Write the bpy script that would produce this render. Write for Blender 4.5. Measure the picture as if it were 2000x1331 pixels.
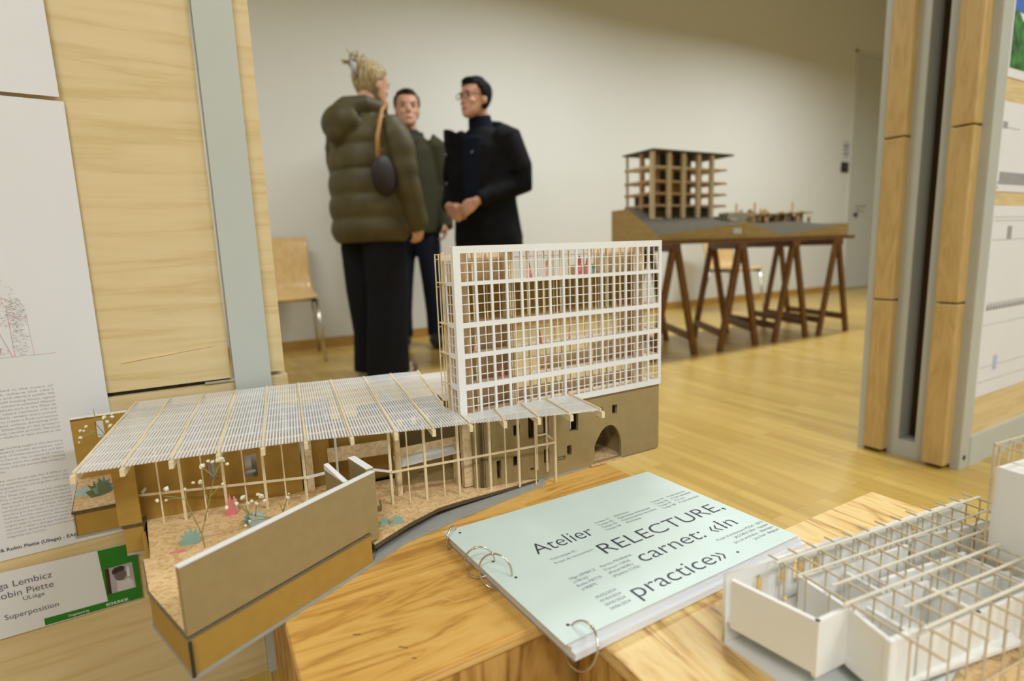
import bpy, bmesh, math, random
from mathutils import Vector, Matrix
random.seed(7)
for o in list(bpy.data.objects): bpy.data.objects.remove(o)
scn = bpy.context.scene
COL = scn.collection

# ------------------------------------------------------------------ camera
def cam_axes(pitch, roll, yaw):
    p, r, y = map(math.radians, (pitch, roll, yaw))
    fw = Vector((math.sin(y)*math.cos(p), math.cos(y)*math.cos(p), -math.sin(p)))
    rt = Vector((math.cos(y), -math.sin(y), 0)); up = rt.cross(fw)
    return rt*math.cos(r) - up*math.sin(r), up*math.cos(r) + rt*math.sin(r), fw
RT, UP, FW = cam_axes(9.2, 2.0, 29.45)
cam = bpy.data.cameras.new('camera'); camo = bpy.data.objects.new('camera', cam); COL.objects.link(camo)
camo.matrix_world = Matrix(((RT.x, UP.x, -FW.x, 0), (RT.y, UP.y, -FW.y, 0), (RT.z, UP.z, -FW.z, .70), (0, 0, 0, 1)))
cam.sensor_width = 36; cam.lens = 1090/2000*36
cam.clip_start = .02; cam.clip_end = 60
cam.dof.use_dof = True; cam.dof.focus_distance = .66; cam.dof.aperture_fstop = 3.6
scn.camera = camo

# ------------------------------------------------------------------ light
scn.view_settings.view_transform = 'Standard'; scn.view_settings.look = 'None'
scn.view_settings.exposure = 0.08; scn.view_settings.gamma = 1; scn.view_settings.use_curve_mapping = False
w = bpy.data.worlds.new('world'); scn.world = w; w.use_nodes = True
w.node_tree.nodes['Background'].inputs[0].default_value = (.98, .99, 1, 1)
w.node_tree.nodes['Background'].inputs[1].default_value = .05
def area(name, loc, sx, sy, power, col=(.955, .985, 1.0), spread=170):
    l = bpy.data.lights.new(name, 'AREA'); l.shape = 'RECTANGLE'; l.size = sx; l.size_y = sy
    l.energy = power; l.color = col; l.spread = math.radians(spread)
    o = bpy.data.objects.new(name, l); o.location = loc; COL.objects.link(o); return o
for lx, ly, pw in ((-1.2, -1.6, 60), (1.6, -1.6, 62), (4.6, -1.2, 62), (-.8, 2.2, 42), (2.6, 2.6, 62), (5.6, 2.6, 62)):
    area('ceiling_lamp', (lx, ly, 3.05), 1.5, .3, pw)

# ------------------------------------------------------------------ materials
MATS = {}
def newmat(name):
    m = bpy.data.materials.new(name); m.use_nodes = True
    nt = m.node_tree; b = nt.nodes['Principled BSDF']; return m, nt, b
def N(nt, t, **kw):
    n = nt.nodes.new(t)
    for k, v in kw.items(): setattr(n, k, v)
    return n
def coords(nt, scale=(1, 1, 1), rot=(0, 0, 0)):
    tc = N(nt, 'ShaderNodeTexCoord'); mp = N(nt, 'ShaderNodeMapping')
    mp.inputs['Scale'].default_value = scale; mp.inputs['Rotation'].default_value = rot
    g = N(nt, 'ShaderNodeNewGeometry')
    nt.links.new(g.outputs['Position'], mp.inputs['Vector']); return mp.outputs[0]
def plain(name, col, rough=.6, metal=0, spec=.5, var=.06, vscale=60, bump=0, bscale=300, sheen=0, alpha=None):
    if name in MATS: return MATS[name]
    m, nt, b = newmat(name)
    b.inputs['Roughness'].default_value = rough; b.inputs['Metallic'].default_value = metal
    b.inputs['Specular IOR Level'].default_value = spec
    if sheen: b.inputs['Sheen Weight'].default_value = sheen
    v = coords(nt)
    no = N(nt, 'ShaderNodeTexNoise'); no.inputs['Scale'].default_value = vscale; no.inputs['Detail'].default_value = 4
    nt.links.new(v, no.inputs['Vector'])
    r = N(nt, 'ShaderNodeValToRGB')
    r.color_ramp.elements[0].position = .3; r.color_ramp.elements[1].position = .7
    r.color_ramp.elements[0].color = tuple(c*(1-var) for c in col)+(1,); r.color_ramp.elements[1].color = tuple(min(1, c*(1+var)) for c in col)+(1,)
    nt.links.new(no.outputs['Fac'], r.inputs[0]); nt.links.new(r.outputs[0], b.inputs['Base Color'])
    if bump:
        n2 = N(nt, 'ShaderNodeTexNoise'); n2.inputs['Scale'].default_value = bscale; nt.links.new(v, n2.inputs['Vector'])
        bp = N(nt, 'ShaderNodeBump'); bp.inputs['Strength'].default_value = bump; bp.inputs['Distance'].default_value = .001
        nt.links.new(n2.outputs['Fac'], bp.inputs['Height']); nt.links.new(bp.outputs[0], b.inputs['Normal'])
    MATS[name] = m; return m
def wood(name, c1, c2, c3, scale, rough=.4, warp=1.2, fine=9, coat=0):
    """grain runs along the axis with the smallest number in scale"""
    if name in MATS: return MATS[name]
    m, nt, b = newmat(name)
    b.inputs['Roughness'].default_value = rough
    if coat: b.inputs['Coat Weight'].default_value = coat; b.inputs['Coat Roughness'].default_value = .25
    v = coords(nt, scale)
    n1 = N(nt, 'ShaderNodeTexNoise'); n1.inputs['Scale'].default_value = 1; n1.inputs['Detail'].default_value = 5; n1.inputs['Distortion'].default_value = warp
    nt.links.new(v, n1.inputs['Vector'])
    n2 = N(nt, 'ShaderNodeTexNoise'); n2.inputs['Scale'].default_value = fine; n2.inputs['Detail'].default_value = 3; nt.links.new(v, n2.inputs['Vector'])
    mul = N(nt, 'ShaderNodeMath', operation='MULTIPLY'); mul.inputs[1].default_value = 5.5; nt.links.new(n1.outputs['Fac'], mul.inputs[0])
    fr = N(nt, 'ShaderNodeMath', operation='PINGPONG'); fr.inputs[1].default_value = .5; nt.links.new(mul.outputs[0], fr.inputs[0])
    add = N(nt, 'ShaderNodeMath', operation='MULTIPLY_ADD'); add.inputs[1].default_value = .55; 
    nt.links.new(n2.outputs['Fac'], add.inputs[0]); nt.links.new(fr.outputs[0], add.inputs[2])
    r = N(nt, 'ShaderNodeValToRGB'); e = r.color_ramp.elements
    e[0].position = .22; e[0].color = c3+(1,); e[1].position = .75; e[1].color = c1+(1,)
    k = e.new(.45); k.color = c2+(1,)
    nt.links.new(add.outputs[0], r.inputs[0]); nt.links.new(r.outputs[0], b.inputs['Base Color'])
    MATS[name] = m; return m
def speckle(name, c1, c2, c3, scale=260, rough=.85):
    m, nt, b = newmat(name); b.inputs['Roughness'].default_value = rough
    v = coords(nt)
    vo = N(nt, 'ShaderNodeTexVoronoi'); vo.inputs['Scale'].default_value = scale; nt.links.new(v, vo.inputs['Vector'])
    no = N(nt, 'ShaderNodeTexNoise'); no.inputs['Scale'].default_value = scale*1.4; no.inputs['Detail'].default_value = 3; nt.links.new(v, no.inputs['Vector'])
    mx = N(nt, 'ShaderNodeMix', data_type='FLOAT'); mx.inputs[0].default_value = .55
    sep = N(nt, 'ShaderNodeSeparateColor'); nt.links.new(vo.outputs['Color'], sep.inputs[0])
    nt.links.new(sep.outputs[0], mx.inputs[2]); nt.links.new(no.outputs['Fac'], mx.inputs[3])
    r = N(nt, 'ShaderNodeValToRGB'); e = r.color_ramp.elements
    e[0].position = .2; e[0].color = c3+(1,); e[1].position = .75; e[1].color = c1+(1,); k = e.new(.42); k.color = c2+(1,)
    nt.links.new(mx.outputs[0], r.inputs[0]); nt.links.new(r.outputs[0], b.inputs['Base Color'])
    bp = N(nt, 'ShaderNodeBump'); bp.inputs['Strength'].default_value = .5; bp.inputs['Distance'].default_value = .0008
    nt.links.new(no.outputs['Fac'], bp.inputs['Height']); nt.links.new(bp.outputs[0], b.inputs['Normal'])
    MATS[name] = m; return m

def floor_mat():
    m, nt, b = newmat('parquet'); b.inputs['Roughness'].default_value = .3
    v = coords(nt, (1, 1, 1), (0, 0, math.pi/2))
    br = N(nt, 'ShaderNodeTexBrick'); br.offset = .37; br.inputs['Scale'].default_value = 1
    br.inputs['Brick Width'].default_value = .42; br.inputs['Row Height'].default_value = .045
    br.inputs['Mortar Size'].default_value = .0008; br.inputs['Bias'].default_value = 0
    br.inputs['Color1'].default_value = (.60, .43, .125, 1); br.inputs['Color2'].default_value = (.49, .33, .082, 1)
    br.inputs['Mortar'].default_value = (.30, .19, .06, 1)
    nt.links.new(v, br.inputs['Vector'])
    v2 = coords(nt, (22, 2.2, 1)); no = N(nt, 'ShaderNodeTexNoise'); no.inputs['Scale'].default_value = 1.5; no.inputs['Detail'].default_value = 6
    nt.links.new(v2, no.inputs['Vector'])
    mx = N(nt, 'ShaderNodeMix', data_type='RGBA', blend_type='MULTIPLY'); mx.inputs[0].default_value = 1
    r = N(nt, 'ShaderNodeValToRGB'); r.color_ramp.elements[0].color = (.78, .74, .68, 1); r.color_ramp.elements[1].color = (1.12, 1.1, 1.06, 1)
    nt.links.new(no.outputs['Fac'], r.inputs[0]); nt.links.new(br.outputs['Color'], mx.inputs[6]); nt.links.new(r.outputs[0], mx.inputs[7])
    nt.links.new(mx.outputs[2], b.inputs['Base Color']); return m

def roof_mat(ux, uy):
    """ribbed clear plastic: fine white flutes along the rafters, faint cross welds"""
    m, nt, b = newmat('ribbed_clear_plastic')
    g = N(nt, 'ShaderNodeNewGeometry')
    def stripe(dirv, freq, width):
        d = N(nt, 'ShaderNodeVectorMath', operation='DOT_PRODUCT'); d.inputs[1].default_value = dirv
        nt.links.new(g.outputs['Position'], d.inputs[0])
        mu = N(nt, 'ShaderNodeMath', operation='MULTIPLY'); mu.inputs[1].default_value = freq; nt.links.new(d.outputs['Value'], mu.inputs[0])
        f = N(nt, 'ShaderNodeMath', operation='FRACT'); nt.links.new(mu.outputs[0], f.inputs[0])
        l = N(nt, 'ShaderNodeMath', operation='LESS_THAN'); l.inputs[1].default_value = width; nt.links.new(f.outputs[0], l.inputs[0])
        return l.outputs[0]
    s1 = stripe(ux, 1/.0033, .42); s2 = stripe(uy, 1/.0345, .07)
    mxm = N(nt, 'ShaderNodeMath', operation='MAXIMUM'); nt.links.new(s1, mxm.inputs[0]); nt.links.new(s2, mxm.inputs[1])
    sc = N(nt, 'ShaderNodeMapRange'); sc.inputs[3].default_value = .17; sc.inputs[4].default_value = .70; nt.links.new(mxm.outputs[0], sc.inputs[0])
    tr = N(nt, 'ShaderNodeBsdfTransparent'); tr.inputs[0].default_value = (.97, .98, .985, 1)
    b.inputs['Base Color'].default_value = (.95, .96, .97, 1); b.inputs['Roughness'].default_value = .35
    mix = N(nt, 'ShaderNodeMixShader'); nt.links.new(sc.outputs[0], mix.inputs[0]); nt.links.new(tr.outputs[0], mix.inputs[1]); nt.links.new(b.outputs[0], mix.inputs[2])
    nt.links.new(mix.outputs[0], nt.nodes['Material Output'].inputs[0]); return m

kraft = plain('kraft_board', (.325, .245, .108), .8, var=.05, vscale=90, bump=.15)
brown = plain('brown_board', (.39, .235, .043), .8, var=.05, vscale=90, bump=.15)
edge = plain('corrugated_edge', (.10, .07, .035), .9, var=.5, vscale=700)
grey = plain('grey_board', (.34, .345, .315), .8, var=.05)
white = plain('white_card', (.80, .81, .82), .55, var=.015, vscale=30)
foam = plain('white_foam_board', (.83, .83, .80), .5, var=.015, vscale=30)
balsa = wood('balsa', (.80, .66, .44), (.74, .58, .36), (.62, .46, .27), (60, 60, 60), .6, .3)
balsaw = plain('balsa_stick', (.78, .65, .42), .6, var=.08, vscale=200)
stick = plain('model_stick', (.60, .50, .33), .55, var=.12, vscale=300)
cork = speckle('cork', (.78, .56, .31), (.66, .45, .22), (.45, .27, .11), 340)
cork2 = speckle('cork_pale', (.80, .58, .31), (.70, .48, .23), (.50, .31, .13), 300)
paperw = plain('poster_paper', (.74, .76, .80), .5, var=.01, vscale=10)
bluep = plain('pale_blue_paper', (.63, .765, .735), .5, var=.02, vscale=25)
ink = plain('ink_dark', (.035, .038, .06), .6)
inkg = plain('ink_grey', (.10, .11, .15), .6)
inkp = plain('ink_poster', (.22, .21, .27), .6)
pink = plain('pink_paper', (.75, .20, .22), .6); pinkl = plain('pink_pale_paper', (.78, .42, .40), .6)
green = plain('teal_paper', (.22, .34, .27), .6); greenl = plain('pale_teal_paper', (.36, .47, .44), .6); olive = plain('olive_paper', (.13, .16, .07), .6)
birch = wood('birch_ply', (.72, .58, .33), (.69, .545, .295), (.62, .47, .23), (1.6, 1.6, 24), .42, .35, 5)
beech = wood('beech_trim', (.55, .385, .155), (.51, .35, .135), (.46, .31, .11), (22, 22, 4), .45, .3, 3)
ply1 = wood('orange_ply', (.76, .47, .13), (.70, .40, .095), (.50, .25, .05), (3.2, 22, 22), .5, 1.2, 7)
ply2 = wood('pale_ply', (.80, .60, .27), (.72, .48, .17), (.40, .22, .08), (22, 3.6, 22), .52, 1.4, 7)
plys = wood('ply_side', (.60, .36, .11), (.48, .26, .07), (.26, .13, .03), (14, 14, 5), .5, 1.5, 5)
alu = plain('painted_grey_metal', (.50, .54, .51), .38, .0, var=.02, vscale=8)
aluR = plain('grey_aluminium', (.47, .49, .45), .35, .0, var=.03, vscale=8)
darkg = plain('dark_gap', (.03, .025, .02), .8)
chrome = plain('steel', (.62, .58, .50), .22, 1, var=.03)
trest = wood('dark_stained_wood', (.19, .080, .016), (.145, .058, .011), (.09, .034, .007), (40, 40, 5), .5, .4, 3)
wallm = plain('wall_paint', (.69, .70, .655), .7, var=.012, vscale=1.5)
flm = floor_mat()

# ------------------------------------------------------------------ mesh builder
class MB:
    def __init__(s): s.v = []; s.f = []
    def add(s, vs, fs):
        k = len(s.v); s.v += [Vector(a) for a in vs]; s.f += [tuple(i+k for i in f) for f in fs]; return s
    def box(s, a, b):
        x0, y0, z0 = a; x1, y1, z1 = b
        return s.add([(x0,y0,z0),(x1,y0,z0),(x1,y1,z0),(x0,y1,z0),(x0,y0,z1),(x1,y0,z1),(x1,y1,z1),(x0,y1,z1)],
              [(0,3,2,1),(4,5,6,7),(0,1,5,4),(1,2,6,5),(2,3,7,6),(3,0,4,7)])
    def bar(s, p, q, w, h=None, up=(0, 0, 1)):
        """rectangular bar p->q, w sideways, h along up"""
        p, q = Vector(p), Vector(q); h = w if h is None else h
        d = (q-p).normalized(); u = Vector(up)
        if abs(d.dot(u)) > .98: u = Vector((0, 1, 0))
        sd = d.cross(u).normalized(); u = sd.cross(d).normalized()
        c = [(-1,-1),(1,-1),(1,1),(-1,1)]
        vs = [p+sd*a*w/2+u*b*h/2 for a, b in c]+[q+sd*a*w/2+u*b*h/2 for a, b in c]
        return s.add(vs, [(3,2,1,0),(4,5,6,7),(0,1,5,4),(1,2,6,5),(2,3,7,6),(3,0,4,7)])
    def prism(s, poly, z0, z1):
        n = len(poly)
        z0s = z0 if isinstance(z0, (list, tuple)) else [z0]*n; z1s = z1 if isinstance(z1, (list, tuple)) else [z1]*n
        ar = sum(poly[i][0]*poly[(i+1)%n][1]-poly[(i+1)%n][0]*poly[i][1] for i in range(n))
        if ar < 0: poly = poly[::-1]; z0s = z0s[::-1]; z1s = z1s[::-1]
        vs = [(p[0], p[1], z) for p, z in zip(poly, z0s)]+[(p[0], p[1], z) for p, z in zip(poly, z1s)]
        return s.add(vs, [tuple(range(n))[::-1], tuple(range(n, 2*n))]+[(i, (i+1)%n, n+(i+1)%n, n+i) for i in range(n)])
    def wall(s, a, b, t, z0, z1, z1b=None, side=1):
        """upright sheet from a to b (xy), thickness t to the left (side=1) or right"""
        a, b = Vector(a), Vector(b); d = (b-a).normalized(); n = Vector((-d.y, d.x))*t*side
        z1b = z1 if z1b is None else z1b
        return s.prism([tuple(a), tuple(b), tuple(b+n), tuple(a+n)], z0, [z1, z1b, z1b, z1])
    def tube(s, pts, r, n=8, closed=False):
        pts = [Vector(p) for p in pts]; m = len(pts)
        rs = r if isinstance(r, (list, tuple)) else [r]*m
        rings = []; prev = None
        for i, p in enumerate(pts):
            if closed: d = pts[(i+1)%m]-pts[i-1]
            else: d = (pts[min(i+1, m-1)]-pts[max(i-1, 0)])
            d.normalize()
            if prev is None:
                u = d.orthogonal().normalized()
            else:
                u = (prev-d*prev.dot(d)); u = u.normalized() if u.length > 1e-6 else d.orthogonal().normalized()
            prev = u; w_ = d.cross(u)
            rings.append([p+(u*math.cos(t)+w_*math.sin(t))*rs[i] for t in [2*math.pi*k/n for k in range(n)]])
        vs = [v for rg in rings for v in rg]; fs = []
        for i in range(m if closed else m-1):
            j = (i+1) % m
            for k in range(n): fs.append((i*n+k, i*n+(k+1)%n, j*n+(k+1)%n, j*n+k))
        if not closed: fs.append(tuple(range(n))[::-1]); fs.append(tuple((m-1)*n+k for k in range(n)))
        return s.add(vs, fs)
    def loft(s, rings):
        """rings: (centre, rx, ry[, frontpow]) horizontal ellipses, or lists of points"""
        n = len(rings[0]); vs = [v for r in rings for v in r]; fs = []
        for i in range(len(rings)-1):
            for k in range(n): fs.append((i*n+k, i*n+(k+1)%n, (i+1)*n+(k+1)%n, (i+1)*n+k))
        fs.append(tuple(range(n))[::-1]); fs.append(tuple((len(rings)-1)*n+k for k in range(n)))
        return s.add(vs, fs)
    def ball(s, c, r, n=10, m=6):
        c = Vector(c); r = r if isinstance(r, (tuple, list)) else (r, r, r); rings = []
        for i in range(m+1):
            a = math.pi*(i+.02)/(m+.04)-math.pi/2
            rings.append([c+Vector((math.cos(a)*math.cos(t)*r[0], math.cos(a)*math.sin(t)*r[1], math.sin(a)*r[2])) for t in [2*math.pi*k/n for k in range(n)]])
        return s.loft(rings)
    def xf(s, M):
        s.v = [M @ v for v in s.v]; return s
    def build(s, name, mat, parent=None, smooth=False, bevel=0):
        org = worldloc(parent)
        me = bpy.data.meshes.new(name); me.from_pydata([v-org for v in s.v], [], s.f); me.materials.append(mat)
        if smooth:
            for p in me.polygons: p.use_smooth = True
        me.validate(); me.update()
        o = bpy.data.objects.new(name, me); COL.objects.link(o)
        if parent: o.parent = parent
        if bevel:
            b = o.modifiers.new('bevel', 'BEVEL'); b.width = bevel; b.segments = 2; b.limit_method = 'ANGLE'
        return o
def worldloc(o):
    v = Vector((0, 0, 0))
    while o is not None: v += o.location; o = o.parent
    return v
def thing(name, label, cat, loc=(0, 0, 0), group=None):
    o = bpy.data.objects.new(name, None); o.location = loc; o.empty_display_size = .05; COL.objects.link(o)
    o['label'] = label; o['category'] = cat
    if group: o['group'] = group
    return o
def tag(o, label, cat, group=None):
    o['label'] = label; o['category'] = cat
    if group: o['group'] = group
    return o
def struct(o): o['kind'] = 'structure'; return o
def copy_tree(o, parent=None):
    c = o.copy(); COL.objects.link(c)
    if parent: c.parent = parent
    for ch in [k for k in bpy.data.objects if k.parent == o]: copy_tree(ch, c)
    return c
def ev_mesh(o):
    """apply modifiers / convert curves, return a plain mesh, drop the temp object"""
    COL.objects.link(o) if o.name not in COL.objects else None
    bpy.context.view_layer.update()
    dg = bpy.context.evaluated_depsgraph_get(); me = bpy.data.meshes.new_from_object(o.evaluated_get(dg))
    return me
def sheet(name, outer, holes, t, P, U, V, mat, parent):
    """flat sheet with holes: 2-D outlines in (u,v) metres, placed at P with axes U,V, thickness t behind U x V"""
    cu = bpy.data.curves.new('tmp', 'CURVE'); cu.dimensions = '2D'; cu.fill_mode = 'BOTH'; cu.extrude = t/2
    for poly in [outer]+holes:
        sp = cu.splines.new('POLY'); sp.points.add(len(poly)-1)
        for p, q in zip(sp.points, poly): p.co = (q[0]*10, q[1]*10, 0, 1)
        sp.use_cyclic_u = True
    cu.extrude = t/2*10
    tmp = bpy.data.objects.new('tmp', cu); me = ev_mesh(tmp)
    bpy.data.objects.remove(tmp); bpy.data.curves.remove(cu)
    P, U, V = Vector(P), Vector(U), Vector(V); W = U.cross(V); org = worldloc(parent)
    for v in me.vertices: v.co = P+U*v.co.x/10+V*v.co.y/10+W*(v.co.z/10-t/2)-org
    me.materials.clear(); me.materials.append(mat); me.name = name
    o = bpy.data.objects.new(name, me); COL.objects.link(o)
    if parent: o.parent = parent
    return o
def text(name, lines, size, P, U, V, mat, parent, width=None, right=False, lead=None, bold=0, lift=.00015):
    """lines of lettering as one part; P = baseline start of first line; width fits each line (number or list)"""
    P, U, V = Vector(P), Vector(U), Vector(V); W = U.cross(V); org = worldloc(parent)
    mb = MB()
    for i, ln in enumerate(lines):
        if not ln: continue
        cu = bpy.data.curves.new('tmp', 'FONT'); cu.body = ln; cu.size = 1; cu.offset = bold-.008
        cu.resolution_u = 3 if size < .012 else 8
        tmp = bpy.data.objects.new('tmp', cu); me = ev_mesh(tmp); bpy.data.objects.remove(tmp); bpy.data.curves.remove(cu)
        if not len(me.vertices): continue
        x1 = max(v.co.x for v in me.vertices); x0 = min(v.co.x for v in me.vertices)
        wd = width[i] if isinstance(width, (list, tuple)) else width
        sx = wd/(x1-x0) if wd else size
        off = -x1*sx if right else -x0*sx
        base = P-V*(lead or size*1.2)*i
        mb.add([base+U*(v.co.x*sx+off)+V*v.co.y*size+W*lift for v in me.vertices], [tuple(p.vertices) for p in me.polygons])
        bpy.data.meshes.remove(me)
    return mb.build(name, mat, parent)
def remesh(mb, vox, smooth=2):
    me = bpy.data.meshes.new('tmp'); me.from_pydata(mb.v, [], mb.f); me.validate()
    o = bpy.data.objects.new('tmp', me)
    r = o.modifiers.new('r', 'REMESH'); r.mode = 'VOXEL'; r.voxel_size = vox; r.use_smooth_shade = True
    if smooth:
        sm = o.modifiers.new('s', 'SMOOTH'); sm.factor = .5; sm.iterations = smooth
    out = ev_mesh(o); bpy.data.objects.remove(o); return out
def from_mesh(name, me, mat, parent):
    me.materials.clear(); me.materials.append(mat)
    for p in me.polygons: p.use_smooth = True
    o = bpy.data.objects.new(name, me); COL.objects.link(o)
    if parent: o.parent = parent
    return o

# ------------------------------------------------------------------ room
YW = 4.47
struct(MB().box((-4, -3.5, -.1), (10.5, YW+.2, 0)).build('floor', flm))
struct(MB().box((-4, YW, 0), (7.80, YW+.2, 4.0)).build('wall_back', wallm))
struct(MB().box((8.75, YW, 0), (10.5, YW+.2, 4.0)).build('wall_back_beyond_door', wallm)).name = 'wall_back.001'
struct(MB().box((7.80, YW, 3.12), (8.75, YW+.2, 4.0)).build('wall_back', wallm))
struct(MB().box((-4.2, -3.5, 0), (-4, YW+.2, 4.0)).build('wall_left', wallm))
struct(MB().box((10.5, -3.5, 0), (10.7, YW+.2, 4.0)).build('wall_right', wallm))
struct(MB().box((-4.2, -3.7, 0), (10.7, -3.5, 4.0)).build('wall_front', wallm))
struct(MB().box((-4.2, -3.7, 4.0), (10.7, YW+.2, 4.1)).build('ceiling', plain('ceiling_paint', (.62, .60, .54), .8)))
struct(MB().box((-4, YW-.016, 0), (7.80, YW, .075)).build('baseboard_back', plain('baseboard_wood', (.42, .24, .055), .4)))
d = struct(MB().box((7.83, YW+.03, .01), (8.72, YW+.08, 3.09)).build('door_1', plain('door_paint', (.58, .60, .55), .45)))
MB().box((7.80, YW-.012, 0), (7.835, YW+.06, 3.12)).box((8.715, YW-.012, 0), (8.75, YW+.06, 3.12)).box((7.80, YW-.012, 3.085), (8.75, YW+.06, 3.12)).build('door_frame', plain('door_frame_paint', (.62, .63, .58), .45), d)
MB().tube([(8.05, YW+.03, 1.13), (8.05, YW-.03, 1.13), (8.19, YW-.03, 1.13)], .012).build('door_handle', chrome, d)
MB().tube([(8.05, YW+.032, 1.02), (8.05, YW+.0, 1.02)], .028, 14).build('lock_plate', darkg, d)
p = thing('wall_switch', 'black square switch plate on white wall beside the pale door', 'switch', (7.70, YW, 1.63))
MB().box((7.61, YW-.012, 1.57), (7.77, YW, 1.70)).build('plate', plain('black_plastic', (.02, .02, .022), .3), p)
MB().box((7.63, YW-.02, 1.60), (7.75, YW-.012, 1.67)).build('rocker', plain('black_plastic2', (.03, .03, .033), .35), p)
nt_ = MB().box((7.63, YW-.003, 1.75), (7.80-.015, YW, 1.98)).build('paper_notice', plain('notice_paper', (.55, .57, .60), .6))
tag(nt_, 'small grey printed notice on white wall above the black switch', 'notice')
MB().box((7.65, YW-.004, 1.90), (7.76, YW-.003, 1.92)).box((7.65, YW-.004, 1.86), (7.74, YW-.003, 1.875)).box((7.65, YW-.004, 1.80), (7.76, YW-.003, 1.815)).build('printed_lines', inkg, nt_)

# ------------------------------------------------------------------ left display panel with its papers
PY = .97
lp = thing('display_panel', 'birch plywood display panel with a grey metal post, carrying the papers at the left', 'display panel', (0.0000, PY, 0))
MB().box((-1.0141, PY, 0.5166), (0.0366, PY+.02, 1.10)).box((-1.0141, PY, 1.104), (0.0366, PY+.02, 1.4584)).box((-1.0141, PY, 1.4619), (0.0366, PY+.02, 2.3)).build('upper_board', birch, lp)
MB().box((-1.0141, PY-.0035, 0.0), (0.0406, PY+.02, 0.5104)).build('lower_board', birch, lp)
MB().box((-1.0141, PY+.006, 0.02), (0.0353, PY+.016, 2.3)).build('dark_core', darkg, lp)
MB().box((0.0410, PY-.012, 0), (0.0935, PY+.055, 2.34)).build('metal_post', alu, lp)
MB().box((0.0935, PY+.0, 0.5183), (0.1160, PY+.05, 1.10)).box((0.0935, PY, 1.104), (0.1160, PY+.05, 1.4584)).box((0.0935, PY, 1.4619), (0.1160, PY+.05, 2.3)).build('side_trim', birch, lp)
MB().box((0.0935, PY, 0.03), (0.1195, PY+.05, 0.5113)).build('lower_side_trim', birch, lp)
MB().box((0.0000, PY-.006, 0.5117), (0.0410, PY+.0, 0.5153)).build('metal_clip', chrome, lp)
# splintered scratches in the veneer
MB().bar((-0.1014, PY-.0006, 0.5589), (-0.0353, PY-.0006, 0.5651), .0016, .0016).bar((-0.0353, PY-.0006, 0.5651), (0.0176, PY-.0006, 0.5704), .0012, .0012).build('splinter', plain('raw_wood', (.82, .62, .32), .7), lp)
X, Z = (1, 0, 0), (0, 0, 1)
def P_(x, z): return (x, PY-.0052, z)
po = thing('poster', 'tall white poster with a faint red tree drawing above printed text', 'poster', (-0.1235, PY, 0.3032))
mb = MB(); n = 14
prof = [(-0.6614, 0.2939), (-0.6614, 0.9275), (-0.1215, 0.9138), (-0.1235, 0.5236), (-0.1168, 0.3080)]
mb.add([(x, PY-.0052, z) for x, z in prof]+[(x, PY-.0042, z) for x, z in prof], [(0, 4, 3, 2, 1), (5, 6, 7, 8, 9)]+[(i, (i+1) % 5, 5+(i+1) % 5, 5+i) for i in range(5)])
mb.build('sheet', paperw, po)
rows = [["is situated in the heart of", "district, where the city's", "heritage and vibrant public life", "densely built housing blocks, typical", "over an outward-oriented lifestyle", "public spaces such as the Plaza de", "historic square contrasts with the", "park, which remains more private.", "makes to create a fluid connection", "the spaces without disrupting their", "users. Depending on the project's", "part may remain private, become", "able to residents, or open entirely to the"],
        ["average building height in this district is", "but several notable structures, such", "Museum of Contemporary Art and Saint", "Paul's Church, rise to about 20 meters,", "seamlessly within the urban fabric, forming", "harmony with the surrounding modernist", "blocks."],
        ["The city's brief calls for 2,400m\u00b2 of", "and exhibition spaces. However, the", "composed of a ruin and its garden, offers only", "m\u00b2 of usable area."],
        ["Our design addresses three key challenges.", "First, a vertical gesture, liberates the historic", "while visually establishing the new cultural", "The second, a horizontal gesture, bridges the", "surrounding plaza, park, and streets, integrating", "structural grid that adapts to the ruin's walls.", "challenge involves maintaining the integrity", "roof shelters the structure, allowing the", "original walls to serve as interior partitions", "approach creates a dialogue between the", "and present, preserving historical heritage", "integrating new functions."]]
zt0 = [.5373, .4588, .4145, .3930]
for r_, z_ in zip(rows, zt0):
    ws = [.0758 if len(a) > 24 else len(a)*.00185 for a in r_]
    text('body_text', r_[:-1] if len(r_[-1]) < 28 else r_, .00415, P_(-.1817, z_), X, Z, inkp, po, width=ws, right=True, lead=.0053)
    if len(r_[-1]) < 28: text('body_text', [r_[-1]], .00415, P_(-.2575, z_-.0053*(len(r_)-1)), X, Z, inkp, po, lead=.0053)
text('author_line', ["& Robin Piette (Uliege) - EAPB"], .0068, P_(-.1792, .3168), X, Z, inkg, po, width=.088, right=True, bold=.035)
mb = MB(); rr = random.Random(3)
mb.bar(P_(-0.3527, 0.5814), P_(-0.1728, 0.5832), .0008, .0003); mb.bar(P_(-0.1958, 0.5823), P_(-0.1971, 0.6383), .0005, .0003)
mb.bar(P_(-0.2178, 0.5827), P_(-0.2310, 0.6295), .0017, .0003); mb.bar(P_(-0.2310, 0.6295), P_(-0.2399, 0.6780), .0009, .0003); mb.bar(P_(-0.2156, 0.5827), P_(-0.2160, 0.6471), .0009, .0003)
mb.bar(P_(-0.2310, 0.5871), P_(-0.2284, 0.5959), .0035, .0003)
def blob(cx, cz, rx, rz, k, lst):
    for _ in range(k):
        a = rr.uniform(0, 6.28); q = math.sqrt(rr.random()); x = cx+math.cos(a)*q*rx; z = cz+math.sin(a)*q*rz; a2 = rr.uniform(-.6, .6); l = rr.uniform(.0009, .003)
        lst.bar(P_(x, z), P_(x+math.cos(a2)*l, z+math.sin(a2)*l), .00042, .0003)
blob(-.2513, .6691, .044, .0265, 420, mb); blob(-.2205, .6427, .0195, .0195, 260, mb); blob(-.238, .5898, .0176, .0053, 60, mb); blob(-.291, .6471, .044, .035, 260, mb)
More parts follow.
